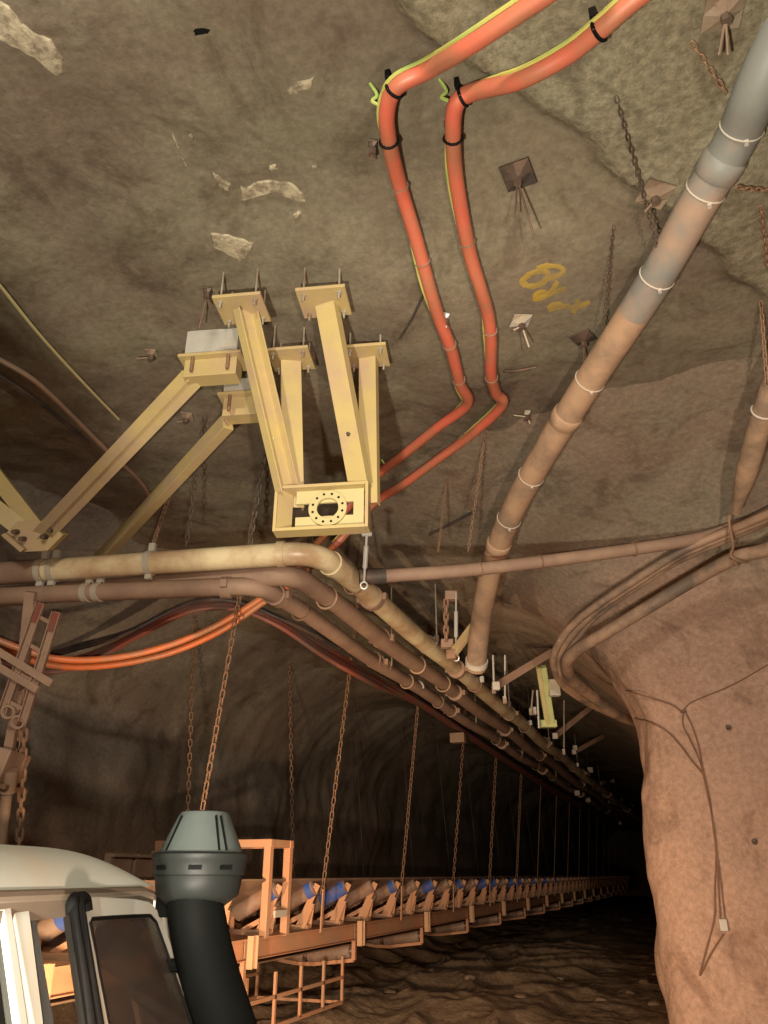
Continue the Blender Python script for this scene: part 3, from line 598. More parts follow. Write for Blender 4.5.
o, pth = hose('air_hose', 'thick pinkish hose, lowest over the pillar, bending back under itself', [V(4.6, 5.6, 4.62), V(3.0, 6.0, 4.62), atD(830, 520, 6.1), atD(768, 549, 6.6), atD(735, 558, 6.8), atD(690, 582, 7.1), atD(640, 612, 7.3), atD(600, 636, 7.5), atD(576, 651, 7.7), atD(567, 664, 7.9), atD(573, 680, 8.3), atD(592, 696, 8.9), atD(612, 712, 9.4), atD(634, 722, 10.2)], 0.062, M_HOSE)
mb = MB(); p, d = near(pth, 732, 559)
MB().ring(p, d, 0.07, 0.009, 16, 5).build('strap', M_RUST, o, True)
ty = thing('hose_tie', 'rusty wire tie bundling the hoses below the short right-hand pipe', 'wire tie', atD(734, 520, 6.9))
MB().tube(smooth_path([atD(736, 505, 6.75), atD(729, 520, 6.8), atD(733, 545, 6.7), atD(731, 556, 6.65), atD(740, 561, 6.6), atD(748, 562, 6.65)], 5), 0.012, 6).build('wire', M_RUST, ty, True)

# ------------------------------------------------------------------ red power cables with a green-yellow earth wire
def hr(px, py, off):
    h, n = hit(px, py); d = ray(px, py).normalized(); return h - d * (off / max(.3, abs(n.dot(d))))
def power_cable(label, pix_roof, tail, off, earth_k):
    pts = [hr(x, y, off + o) for x, y, o in pix_roof] + [atD(x, y, d) for x, y, d in tail]
    path = smooth_path(pts, 7); o = thing('power_cable', label, 'cable', path[0]); n_r = (len(pix_roof) - 1) * 7
    MB().tube(path[:n_r + 8], 0.044, 12).build('cable_body', M_RED, o, True)
    MB().tube(path[n_r + 7:], 0.036, 12).build('cable_body', M_ORANGE, o, True)
    ep = []
    for i, p in enumerate(path[:n_r + 8]):
        v = (p - EYE).normalized(); t = (path[i + 1] - path[max(i - 1, 0)]).normalized(); sd = -t.cross(v).normalized(); w_ = math.sin(i * 0.23 + earth_k) * 0.5
        ep.append(p + sd * (0.045 if i < 4.3 * 7 else 0.030 + w_ * .03) - v * (0.022 if i < 4.3 * 7 else 0.0))
    MB().tube(ep, 0.010, 6).build('earth_wire', M_EARTH, o, True)
    return o, path
C1, c1p = power_cable('left one of two red power cables looping down the roof', [(610, -50, .12), (537, 0, .10), (466, 47, .07), (429, 69, .05), (397, 86, .05), (387, 110, .04), (389, 141, .04), (400, 186, .04), (416, 239, .04), (430, 290, .03), (440, 321, .03), (451, 349, .03), (460, 384, .02), (467, 404, .03), (438, 427, .04), (407, 452, .05), (372, 480, .06)],
                     [(330, 528, 7.9), (290, 575, 8.1), (255, 602, 8.2), (215, 626, 8.2), (170, 645, 8.1), (120, 657, 8.0), (70, 660, 7.9), (30, 652, 7.8), (-40, 625, 7.6)], 0.055, 0)
C2, c2p = power_cable('right one of two red power cables looping down the roof', [(700, -50, .12), (634, 0, .10), (604, 26, .08), (567, 55, .06), (519, 80, .05), (473, 92, .05), (456, 105, .04), (453, 138, .04), (457, 186, .04), (469, 250, .04), (480, 287, .03), (488, 315, .03), (491, 343, .03), (491, 374, .02), (496, 393, .02), (502, 405, .03), (472, 434, .04), (438, 459, .05), (404, 484, .06), (372, 505, .07)],
                     [(335, 545, 8.1), (296, 580, 8.3), (262, 603, 8.4), (222, 630, 8.4), (175, 651, 8.3), (125, 663, 8.2), (75, 667, 8.1), (30, 660, 8.0), (-40, 635, 7.8)], 0.055, 1.5)
for o, path, pts in ((C1, c1p, [(391, 84, 1), (386, 139, 1), (397, 187, 0), (420, 262, 0), (452, 345, 0), (461, 380, 0)]), (C2, c2p, [(600, 30, 1), (462, 93, 1), (453, 140, 1), (465, 240, 0), (488, 332, 0), (492, 378, 0), (470, 440, 0)])):
    for x, y, blk in pts:
        p, d = near(path, x, y); mb = MB(); mb.ring(p, d, 0.048, 0.009 if blk else 0.004, 16, 5)
        if blk: mb.box(p + _up * 0.06 - _R * 0.03, 0.012, 0.02, 0.03)
        mb.build('cable_tie', M_BLACK if blk else M_PLATE, o, True)
for x, y, lab in ((376, 87, 'green-yellow offcut of wire sticking out beside the upper left cable bend'), (441, 83, 'small yellowish wire tail beside the upper right cable bend'), (384, 460, 'yellow wire loop beside the lower red cable by the box hanger')):
    c = hp(x, y, 0.06); tag(MB().tube(smooth_path([c + _up * .06 - _R * .02, c + _R * .015, c - _up * .03 - _R * .01, c - _up * .05 + _R * .025], 5), 0.009, 6).build('wire_tail', M_EARTH, None, True), lab, 'wire')

# slack dark cable bundle against the back wall
BUN = [(-40, 640), (40, 662), (85, 655), (130, 636), (175, 614), (205, 604), (240, 606), (280, 622), (325, 648), (370, 674)]
BUN2 = [(420, 702), (470, 735), (520, 768), (570, 799), (625, 829)]
for k in range(5):
    dy = [0, 6, -10, 11, -14][k]; dd = [9.2, 9.1, 9.5, 9.0, 9.6][k]
    pts = [atD(x, y + dy * (0.4 if 2 < i < 8 else .8) + random.uniform(-1, 1), dd + max(0, x - 300) * .012) for i, (x, y) in enumerate(BUN)] + [atX(x, y + dy * .35, -3.80 - .07 * k) for x, y in BUN2]
    hose('slack_cable', ['topmost dull red slack cable of the bundle drooping before the dark wall', 'second dull red slack cable of the drooping bundle', 'black slack cable running above the dull red ones', 'lowest dull red cable of the slack bundle', 'highest black cable of the slack bundle'][k], pts, [0.03, 0.034, 0.03, 0.03, 0.026][k], M_DKRED if k in (0, 1, 3) else M_BLKCAB, 'cable', 'slack cables by the left wall', 8)

# ------------------------------------------------------------------ things on the roof: plates, bolts, wires, rods
def rock_bolt(label, px, py, size, tails, mat, tilt=0.35, rz=0.4, off=0.03):
    c, n = hit(px, py, off); r = thing('rock_bolt', label, 'rock bolt', c)
    a = (Matrix.Rotation(rz, 3, n) @ n.orthogonal()).normalized(); b = n.cross(a); h = size / 2
    mb = MB(); vs = [c + a * (i * h) + b * (j * h) - n * (0.0 if (i or j) else -0.03) for j in (-1, 0, 1) for i in (-1, 0, 1)]
    vs2 = [v - n * 0.012 for v in vs]; fs = []
    for j in range(2):
        for i in range(2):
            q = (j * 3 + i, j * 3 + i + 1, j * 3 + i + 4, j * 3 + i + 3); fs += [q, tuple(9 + k for k in q[::-1])]
    for i, j in ((0, 1), (1, 2), (2, 5), (5, 8), (8, 7), (7, 6), (6, 3), (3, 0)): fs.append((i, j, j + 9, i + 9))
    mb.add(vs, fs if False else fs); 
    mb.v += []
    o = len(mb.v); mb.v += vs2
    mb.build('plate', mat, r)
    m2 = MB(); hexnut(m2, c + n * 0.05, n, 0.024, 0.04); m2.build('nut', M_DARKST, r)
    for dx, dy, L in tails:
        e = c + (_R * dx - _up * dy) * L + n * 0.05; MB().tube([c + n * 0.04, e], 0.006, 6).build('tail', M_DARKST if mat is M_DARKST else mat, r)
    return r
rock_bolt('dark square roof plate with two hanging bolt tails, left of the cable crossing chain', 518, 170, 0.17, ((-.08, 1.0, .20), (.3, 1.0, .30)), M_DARKST, rz=0.9, off=0.05)
rock_bolt('small pale square plate with a bent tail, under the yellow spray mark', 520, 317, 0.13, ((.35, 1.0, .14), (-0.6, .2, .10)), M_PALEWOOD, rz=0.3, off=0.04)
rock_bolt('rusty square plate pressed on the roof beside the large grey pipe', 655, 191, 0.16, ((-.5, .5, .12),), M_PLATE, rz=0.2)
rock_bolt('dark L-shaped plate on the roof, right of the small pale plate', 583, 335, 0.15, ((0, 1.0, .2),), M_DARKST, rz=1.1)
rock_bolt('dark bolt plate at the top left of the hanger frame', 208, 288, 0.06, ((-.25, 1.0, .22), (.15, .6, .12)), M_DARKST, rz=.3)
rock_bolt('grey plate high at the top right corner above the large pipe', 722, 8, 0.17, ((.05, 1.0, .16), (-.2, 1.0, .16)), M_PLATE, rz=.6)
rock_bolt('dark plate tucked behind the lower end of the yellow beam', 492, 452 + 92, 0.05, ((0.2, .4, .1),), M_DARKST)
rock_bolt('small bolt with bright tails on the roof left of the large pipe bend', 527, 410, 0.05, ((-1, -.2, .12), (.2, .5, .1)), M_PALEWOOD)
rock_bolt('tiny pale bolt head against the left red cable', 446, 313, 0.05, ((.2, .8, .05),), M_CHROME)
rock_bolt('tiny dark bolt on the roof left of the left red cable', 373, 140, 0.05, ((0, 1, .05),), M_DARKST)
rock_bolt('pale bolt plate on the dim roof behind the diagonal braces', 188, 414, 0.10, ((-.8, .1, .1),), M_PLATE)
rock_bolt('pale bolt plate on the dim roof left of the first bracket', 152, 350, 0.08, ((-.9, 0, .12),), M_PLATE)
for pts, r, mat, nm, lab, cat in (
        ([(-30, 245), (0, 280), (40, 330), (80, 375), (119, 416)], 0.012, M_YELP, 'tie_rod', 'thin straight yellow rod lying along the roof at the left edge', 'rod'),
        ([(-20, 345), (0, 356), (35, 377), (70, 410), (110, 450), (140, 478), (155, 502)], 0.022, M_BRPIPE, 'roof_cable', 'brown cable running along the dim roof below the yellow rod', 'cable'),
        ([(-20, 358), (0, 372), (30, 392), (60, 415), (90, 440)], 0.014, M_BLKCAB, 'roof_cable', 'thin black cable beside the brown one on the dim roof', 'cable'),
        ([(424, 290), (412, 315), (400, 335)], 0.008, M_DARKST, 'roof_wire', 'short dark wire on the roof left of the red cables', 'wire'),
        ([(503, 367), (515, 367), (535, 363)], 0.012, M_DARKST, 'roof_wire', 'short dark bar on the roof right of the red cables', 'wire'),
        ([(430, 532), (450, 522), (476, 508)], 0.016, M_DARKST, 'roof_wire', 'dark bar slanting on the roof above the level pipe', 'wire')):
    tag(MB().tube(smooth_path([hp(x, y, 0.035) for x, y in pts], 5), r, 7).build(nm, mat, None, True), lab, cat)

# chains
def proj(P): v = Vector(P) - EYE; d = v.dot(_fw); return 384 + F * v.dot(_R) / d, 512 - F * v.dot(_up) / d, d
chain(hp(616, 96, 0.0), atD(662, 262, 4.55), 'dark chain hanging from the roof to the large grey pipe', 0.036, 0.0036, mat=M_DARKST)
chain(hp(614, 226, 0.0), atD(600, 352, 5.35), 'thin chain slanting from the roof towards the bend of the large pipe', 0.032, 0.003, mat=M_DARKST)
chain(hp(690, 40, 0.02), hp(722, 88, 0.05), 'rusty chain across the roof above the top of the large pipe', 0.04, 0.004)
chain(atD(736, 188, 4.1), hp(775, 188, 0.02), 'short dark chain pulling the large pipe sideways', 0.042, 0.0045)
chain(hp(760, 205, 0.01), atD(768, 268, 4.9), 'rusty chain at the right edge beside the large pipe', 0.045, 0.005)
chain(hp(761, 300, 0.01), atD(767, 385, 5.4), 'chain hanging at the right edge above the short dusty pipe', 0.045, 0.0045)
chain(hp(486, 430, 0.0), atD(468, 552, 7.0), 'thin dark chain on the roof below the red cable bend', 0.04, 0.0035, mat=M_DARKST)
chain(hp(447, 478, 0.0), atD(438, 552, 7.1), 'thin dark chain on the roof left of another thin chain above the level pipe', 0.04, 0.0035, mat=M_DARKST)
cc = V(-7.3, 5.05, 4.5) + pd2 * ((atZ(150, 563, 4.5) - V(-7.3, 5.05, 4.5)).dot(pd2))
chain(V(cc.x - .03, cc.y + 0.25, roof_z(cc.x, cc.y + .25)), cc + V(0, 0, .19), 'rusty chain holding the cream pipe, crossing before the thinner brace', 0.07, 0.008)
chain(hp(205, 415, 0), atZ(186, 548, 4.6), 'chain behind the cream pipe, right of the thinner brace', 0.065, 0.006, mat=M_DARKST)
chain(hp(268, 430, 0), atZ(250, 545, 4.6), 'dim chain just left of the box hanger', 0.065, 0.006, mat=M_DARKST)
tb = thing('turnbuckle', 'pale turnbuckle hanging beside the bottom right of the hanger box', 'turnbuckle', atD(365, 588, 6.3))
t0, t1 = atD(367, 530, 6.2), atD(364, 582, 6.35)
MB().cyl(t0, t1, 0.011, 7).build('rod', M_CHROME, tb); MB().cyl(t0.lerp(t1, .3), t0.lerp(t1, .72), 0.020, 8).build('body', M_CHROME, tb); MB().ring(t1 - V(0, 0, .03), _fw, .028, .008, 12, 5).build('eye', M_CHROME, tb, True)
MB().bar(t0.lerp(t1, .08) - _R * .04, t0.lerp(t1, .08) + _R * .04, .03, .02).build('toggle', M_CHROME, tb)
tb = thing('turnbuckle', 'bright turnbuckle with hook hanging beside a rusty chain, left of the large pipe end', 'turnbuckle', atD(456, 660, 8.6))
t0, t1 = atD(456, 592, 8.5), atD(456, 655, 8.7)
MB().cyl(t0, t1, 0.010, 7).build('rod', M_CHROME, tb); MB().cyl(t0.lerp(t1, .3), t0.lerp(t1, .7), 0.022, 8).build('body', M_CHROME, tb); MB().ring(t1 - V(0, 0, .035), _fw, .032, .010, 12, 5).build('hook', M_CHROME, tb, True)
chain(atD(446, 600, 8.6), atD(446, 640, 8.7), 'short rusty chain beside the bright turnbuckle', 0.085, 0.013)
for (x, y, d, lab) in ((451, 596, 8.65, 'brown steel block above the bright turnbuckle'), (447, 644, 8.75, 'brown steel block below the short rusty chain')):
    tag(MB().box(atD(x, y, d), .07, .05, .05, (_R, _fh, ZUP)).build('shackle_block', M_BRPIPE, None, bevel=.008), lab, 'block')

# ------------------------------------------------------------------ hardware deeper in the tunnel, right of the pipes
lt = thing('batten_lamp', 'pale green unlit batten lamp hanging in the tunnel by the hose loop', 'lamp', atD(552, 730, 11.5))
a, b = atD(541, 667, 11.2), atD(550, 724, 11.6)
MB().bar(a, b, 0.15, 0.09, _R).build('housing', M_LAMPG, lt, bevel=.01); MB().bar(a + _R * -.045 - _fw * .05, b + _R * -.045 - _fw * .05, 0.05, 0.03, _R).build('tube_cover', M_YELP, lt)
MB().bar(b - _R * .15, b + _R * .09, 0.10, 0.12).build('end_bracket', M_LAMPG, lt)
MB().cyl(atD(537, 690, 11.4), atD(539, 728, 11.4), 0.015, 6).build('rod', M_CHROME, lt)
tag(MB().box(atD(554, 688, 11.3), .08, .06, .12, (_R, _fh, ZUP)).build('junction_box', M_PALEWOOD, None, bevel=.01), 'grey junction box beside the batten lamp', 'box')
for (x, y, d, x2, y2, lab) in ((496, 686, 10.4, 552, 652, 'dull steel arm ending in a white block, first right of the pipes'), (555, 736, 15, 592, 706, 'dull steel arm in the tunnel below the batten lamp'), (574, 752, 19, 603, 736, 'short dim steel arm, farthest of the pipe arms')):
    s = thing('roof_strut', lab, 'strut', atD(x, y, d)); MB().bar(atD(x, y, d), atD(x2, y2, d * 1.05), 0.10, 0.06).build('bar', M_BRPIPE, s)
    MB().box(atD(x, y, d - .1), .05, .04, .055, (_R, _fh, ZUP)).build('end_block', M_WHITEBOX, s, bevel=.012)
for (x0, y0, x1, y1, d, lab) in ((505, 655, 505, 700, 10.8, 'bright steel rod hanging right of the first pipe arm'), (493, 655, 494, 690, 10.6, 'rusty rod hanging left of the bright rod in the tunnel'), (533, 690, 531, 712, 12.5, 'short rod left of the batten lamp'), (564, 700, 564, 752, 15, 'thin rod right of the batten lamp')):
    s = thing('hanging_rod', lab, 'rod', atD(x1, y1, d)); MB().cyl(atD(x0, y0, d), atD(x1, y1, d), 0.014, 6).build('rod', M_CHROME if 'bright' in lab else M_ROD, s); MB().box(atD(x1, y1, d), .025, .025, .05).build('clamp', M_ROD, s)
tag(MB().box(atX(458, 738, -3.9), .14, .09, .09).build('cable_tag_box', M_BRPIPE, None, bevel=.015), 'pale pinkish box hanging below the pipes over the conveyor', 'box')
for k, (x, y, d) in enumerate([(502, 733, 15.5), (533, 711, 12.6), (575, 748, 19), (590, 770, 23), (603, 783, 28), (612, 781, 31), (622, 800, 34), (632, 806, 38), (620, 823, 38), (599, 790, 29), (577, 793, 24), (588, 800, 27)]):
    tag(MB().box(atD(x, y, d), .05 if d < 20 else .075, .05, .06 if d < 20 else .075, (_R, _fh, ZUP)).build('reflector_tag', M_WHITEBOX, None, bevel=.01), ['white tag clipped on the pipes before the first far arm', 'white tag left of the batten lamp'][k] if k < 2 else 'small white reflector tag far along the tunnel pipes', 'tag', 'reflector tags along the pipes')

# ------------------------------------------------------------------ wires that hang on the pillar
def wire(label, pix, r=0.008, mat=None, off=0.02):
    return tag(MB().tube(smooth_path([hp(x, y, off, ('p', 'r')) for x, y in pix], 5), r, 6).build('hanging_wire', mat or M_WIRE, None, True), label, 'wire')
wire('brown wire arching from the hose loop to the tie on the pillar', [(594, 672), (610, 683), (630, 690), (655, 698), (672, 704), (683, 712)])
wire('brown wire rising from the tie towards the right edge of the picture', [(683, 712), (690, 703), (705, 696), (725, 688), (745, 678), (768, 664), (790, 655)], 0.006)
wire('lower brown wire sagging across the pillar under the first arch', [(636, 718), (652, 722), (668, 732), (682, 747), (692, 760), (704, 774)], 0.009)
wire('long brown wire dropping from the tie down the pillar to a point', [(684, 712), (684, 725), (690, 738), (700, 760), (706, 785), (712, 815), (716, 850), (715, 890), (714, 920), (706, 950), (700, 975), (710, 955), (723, 934)], 0.008)
wire('second long wire of the dangling pair, ending at the white tag', [(686, 712), (694, 730), (700, 750), (704, 772), (710, 800), (714, 830), (717, 855), (719, 885), (720, 918)], 0.008)
wire('thin wire at the right of the dangling pair on the pillar', [(715, 845), (720, 870), (723, 895), (725, 920)], 0.006)
tag(MB().box(hp(723, 925, .03, ('p',)), .035, .012, .05, (_R, _fh, ZUP)).build('wire_tag', M_WHITEBOX, None, bevel=.006), 'small white tag at the end of the dangling wires on the pillar', 'tag')
c = hp(684, 711, .03, ('p',)); tag(MB().ring(c, ZUP, .022, .012, 12, 5).build('wire_tie', M_WIRE, None, True), 'knot of brown wire on the pillar where the wires meet', 'wire tie')
for x, y, lab in ((755, 842, 'dark bolt stub on the right part of the pillar'), (729, 728, 'small dark bolt stub high on the pillar')):
    c, n = hit(x, y, 0, ('p',)); s = thing('bolt_stub', lab, 'bolt', c); MB().tube([c - n * .03, c + n * .06], .018, 7).build('stub', M_DARKST, s); MB().tube([c, c + n * .015], .03, 7).build('washer', M_DARKST, s)

# ------------------------------------------------------------------ suspended conveyor
CX = -5.25; HS = 0.70                         # centre line and half distance of the stringers
def ordinal(i): return ORD[i] if i < len(ORD) else None
Y0 = 8.07 - 6
belt = thing('conveyor_belt', 'dusty brown troughed conveyor belt running down the tunnel', 'conveyor belt', V(CX, 8, 1.5))
def belt_strip(name, prof, th):
    mb = MB(); ys = [Y0, 5, 8, 11, 14, 17, 20, 26, 32, 40, 50, 62]; n = len(prof)
    vs = [V(CX + x, y, z) for y in ys for x, z in prof] + [V(CX + x, y, z - th) for y in ys for x, z in prof]; o = n * len(ys); fs = []
    for j in range(len(ys) - 1):
        for i in range(n - 1):
            q = (j * n + i, j * n + i + 1, (j + 1) * n + i + 1, (j + 1) * n + i); fs += [q, tuple(o + k for k in q[::-1])]
        for i in (0, n - 1): fs.append((j * n + i, (j + 1) * n + i, o + (j + 1) * n + i, o + j * n + i))
    for j in (0, len(ys) - 1):
        for i in range(n - 1): fs.append((j * n + i, j * n + i + 1, o + j * n + i + 1, o + j * n + i))
    return mb.add(vs, fs).build(name, M_BELT, belt, True)
belt_strip('carry_strand', [(-.74, 1.80), (-.50, 1.665), (-.24, 1.535), (-.15, 1.52), (.15, 1.52), (.24, 1.535), (.50, 1.665), (.74, 1.80)], 0.018)
belt_strip('return_strand', [(-.62, 0.985), (-.3, 0.95), (0, 0.93), (.3, 0.95), (.62, 0.985)], 0.016)
# meshes shared by all the copies
def part_mesh(mb, name, mat, smooth=False): me = mb.mesh(name, smooth); me.materials.append(mat); return me
def st_mesh(s):
    return part_mesh(MB().beam(V(s * HS, 0, 1.14), V(s * HS, 2.97, 1.14), [(p[0], p[1]) for p in chan(0.20, 0.07, 0.010, s)], ZUP), 'stringer', M_CONV)
ST = {s: st_mesh(s) for s in (-1, 1)}
mb = MB(); mb.box((0, 0, 1.12), 0.012, 0.055, 0.15); mb.box((0.03, .05, 1.12), 0.03, 0.007, 0.15); mb.box((0.03, -.05, 1.12), 0.03, 0.007, 0.15)
BRK = part_mesh(mb, 'joint_bracket', M_CREAMTAB)
mb = MB()
mb.bar(V(-HS, 0, 1.265), V(HS, 0, 1.265), 0.05, 0.09)
for s in (-1, 1):
    mb.bar(V(s * 0.56, 0.0, 1.27), V(s * 0.80, 0.0, 1.735), 0.075, 0.016, V(1, 0, 0)); mb.bar(V(s * 0.34, 0.03, 1.28), V(s * 0.72, 0.0, 1.45), 0.05, 0.014, V(1, 0, 0))
    mb.bar(V(s * 0.215, 0, 1.27), V(s * 0.215, 0, 1.45), 0.05, 0.014, V(1, 0, 0)); mb.bar(V(s * 0.66, -.09, 1.25), V(s * 0.74, 0.0, 1.52), 0.05, 0.014, V(1, 0, 0)); mb.bar(V(s * 0.66, .09, 1.25), V(s * 0.74, 0.0, 1.52), 0.05, 0.014, V(1, 0, 0))
IDF = part_mesh(mb, 'idler_frame', M_CONV)
def roll(P, Q, r, mat, nm='roller'):
    d = (Q - P).normalized(); mb = MB(); mb.tube([P - d * .02, P, P, P + d * .008, Q - d * .008, Q, Q, Q + d * .02], [.018, .018, r * .9, r, r, r * .9, .018, .018], 14); return part_mesh(mb, nm, mat, True)
RW = {s: roll(V(s * .26, 0, 1.445), V(s * .755, 0, 1.70), 0.092, M_ROLL) for s in (-1, 1)}
RC = roll(V(-.20, 0, 1.42), V(.20, 0, 1.42), 0.092, M_ROLL)
def band(a, b):
    P, Q = V(.26, 0, 1.445), V(.755, 0, 1.70); return part_mesh(MB().cyl(P.lerp(Q, a), P.lerp(Q, b), 0.0935, 14), 'roller_band', M_BLUE, True)
BANDS = [band(.62, .985), band(.3, .99), band(.80, .97)]
blue_at = {7: 2, 8: 1, 10: 2, 12: 0, 14: 2, 16: 0, 17: 0, 19: 0, 20: 0, 22: 2, 24: 0, 26: 0, 5: 0, 6: 2, 3: 1, 4: 1}
ny = 0
for i in range(57):
    y = Y0 + 0.55 + i * 1.0; oi = i - 7
    lab = ('dusty orange trough idler under the belt, %s idler right of the snorkel' % ORD[oi]) if 0 <= oi < 16 else ('dusty orange trough idler seen through or hidden behind the white vehicle' if oi < 0 else 'small dim trough idler far along the conveyor')
    r = thing('trough_idler', lab, 'idler', V(CX, y, 0), 'trough idlers of the conveyor')
    inst('idler_frame', IDF, r, V(CX, y, 0))
    rw = inst('roller', RW[1], r, V(CX, y, 0)); inst('roller', RW[-1], r, V(CX, y, 0)); inst('roller', RC, r, V(CX, y + .0, 0))
    if i in blue_at: inst('roller_band', BANDS[blue_at[i]], rw, V(CX, y, 0)).location = (0, 0, 0)
mb = MB()
for s in (-1, 1): mb.bar(V(s * .70, 0, 1.05), V(s * .70, 0, 0.80), 0.05, 0.05, V(1, 0, 0))
mb.bar(V(-.70, 0, .80), V(-.12, 0, .735), 0.045, 0.06); mb.bar(V(.70, 0, .80), V(.12, 0, .735), 0.045, 0.06); mb.bar(V(-.13, 0, .735), V(.13, 0, .735), 0.045, 0.06)
RFR = part_mesh(mb, 'return_frame', M_CONV)
RR = {s: roll(V(s * .03, 0, .83), V(s * .65, 0, .905), 0.085, M_ROLL) for s in (-1, 1)}
for j in range(19):
    y = Y0 + 3 * j; jj = j - 2
    lab = 'conveyor stringer section, %s right of the snorkel' % ORD[jj] if 0 <= jj < 8 else ('conveyor stringer section behind the white vehicle' if jj < 0 else 'dim conveyor stringer section far down the tunnel')
    r = thing('conveyor_section', lab, 'conveyor', V(CX, y, 1.1), 'stringer sections of the conveyor')
    for s in (-1, 1):
        inst('stringer', ST[s], r, V(CX, y, 0)); b = inst('joint_bracket', BRK, r, V(CX + s * (HS + .078), y, 0), Matrix.Rotation(0 if s > 0 else PI, 3, 'Z') @ Matrix.Identity(3))
    lab = 'return idler with two rollers slung under the stringer, %s right of the snorkel' % ORD[jj] if 0 <= jj < 8 else ('return idler behind the white vehicle' if jj < 0 else 'dim return idler far down the tunnel')
    r = thing('return_idler', lab, 'idler', V(CX, y, .8), 'return idlers of the conveyor')
    inst('return_frame', RFR, r, V(CX, y, 0)); inst('roller', RR[1], r, V(CX, y, 0)); inst('roller', RR[-1], r, V(CX, y, 0))
# guard basket under the first visible section
gb = thing('guard_frame', 'orange bar guard hanging below the first visible conveyor section', 'guard', V(-4.6, 9.5, .4))
for X in (-4.62, -5.88):
    for (y0, z0, y1, z1) in ((8.3, .34, 10.85, .34), (8.3, .62, 10.85, .62)): MB().bar(V(X, y0, z0), V(X, y1, z1), .04, .03).build('rail', M_CONV, gb)
    for y in (8.3, 8.95, 9.6, 10.25, 10.85): MB().bar(V(X, y, .34), V(X, y, .86), .035, .03, V(0, 1, 0)).build('upright', M_CONV, gb)
for y in (8.3, 10.85): MB().bar(V(-4.62, y, .34), V(-5.88, y, .34), .035, .03).build('cross_rail', M_CONV, gb)
# portal frame over the belt
pf_ = thing('portal_frame', 'orange square-tube frame standing over the belt beside the snorkel', 'frame', V(-4.5, 8.7, 1.2))
PY = (atX(266, 900, -4.52).y, atX(286, 900, -4.52).y); PZ = atX(268, 843, -4.52).z
for y in PY:
    for X in (-4.52, -5.98): MB().bar(V(X, y, 1.22), V(X, y, PZ - .03), .085, .085, V(1, 0, 0)).build('post', M_CONV, pf_, bevel=.008)
    MB().bar(V(-4.47, y, PZ), V(-6.03, y, PZ), .085, .085).build('top_beam', M_CONV, pf_, bevel=.008)
MB().bar(V(-4.52, PY[0], PZ), V(-4.52, PY[1], PZ), .08, .08).build('tie_bar', M_CONV, pf_)
MB().box(V(-4.46, (PY[0] + PY[1]) / 2, 1.45), .012, .14, .035).build('name_plate', M_STRAP, pf_)
# skirt boxes on the belt behind the snorkel
for k, (yA, yB, zz) in enumerate(((6.9, 7.25, 2.02), (7.3, 7.62, 2.02), (7.66, 7.9, 2.06))):
    sb = thing('skirt_box', ['left brown steel skirt panel box over the belt behind the snorkel', 'middle brown skirt panel box over the belt behind the snorkel', 'right narrow skirt panel box over the belt behind the snorkel'][k], 'skirt box', V(CX, yA, 1.7), 'skirt boxes over the belt')
    MB().box(V(-5.5, (yA + yB) / 2, (1.84 + zz) / 2), .04, (yB - yA) / 2, (zz - 1.84) / 2 + .02).build('panel', M_BRPIPE, sb, bevel=.006)
    MB().bar(V(-5.44, yA, zz), V(-5.44, yB, zz), .03, .05).build('rim', M_BRPIPE, sb)
    for q in (yA + .05, yB - .05): MB().bar(V(-5.5, q, 1.80), V(-5.93, q, 1.23), .03, .03).build('stay', M_BRPIPE, sb)

# chains that carry the conveyor
LUG = part_mesh(MB().bar(V(0, 0, -.42), V(0.02, 0, .06), .05, .016, V(0, 1, 0)), 'hanger_plate', M_CONV)
for k in range(17):
    y = 6.75 + 3 * k - 0.0; b = V(-4.47, y + .05, 1.62); t = V(-3.97, y - .12, roof_z(-3.97, y) + .04)
    if k < 6:
        r = chain(t, b, ['rusty chain dropping behind the snorkel top to the conveyor', 'rusty chain to the conveyor, second from the snorkel', 'rusty chain to the conveyor, third from the snorkel', 'rusty chain to the conveyor, fourth from the snorkel', 'rusty chain to the conveyor, fifth from the snorkel', 'rusty chain to the conveyor, sixth from the snorkel'][k], 0.088 if k < 4 else 0.11, 0.0075 if k < 4 else 0.010, group='near chains of the conveyor')
        inst('hanger_plate', LUG, r, b)
    else:
        r = thing('chain', 'thin dim hanger chain far along the conveyor', 'chain', b, 'far chains of the conveyor'); MB().cyl(t, b, 0.014, 5).build('strand', M_RUST, r); inst('hanger_plate', LUG, r, b)
    b = V(-6.0, y - .65, 1.45); t = V(-6.25, y - .75, roof_z(-6.25, y - .75) + .04)
    if k < 3: chain(t, b, ['dim chain behind the belt, just left of the snorkel top', 'dim chain behind the belt, second from the left', 'dim chain behind the belt, third from the left'][k], 0.088, 0.0065, group='back chains of the conveyor', mat=M_RUST)
    else:
        r = thing('chain', 'thin dim chain on the far side of the conveyor', 'chain', b, 'back chains of the conveyor'); MB().cyl(t, b, 0.011, 5).build('strand', M_DARKST, r)
chain(atD(26, 690, 6.4), atD(17, 900, 6.4), 'rusty chain at the left edge hanging below the broken cable ladder', 0.085, 0.0085)

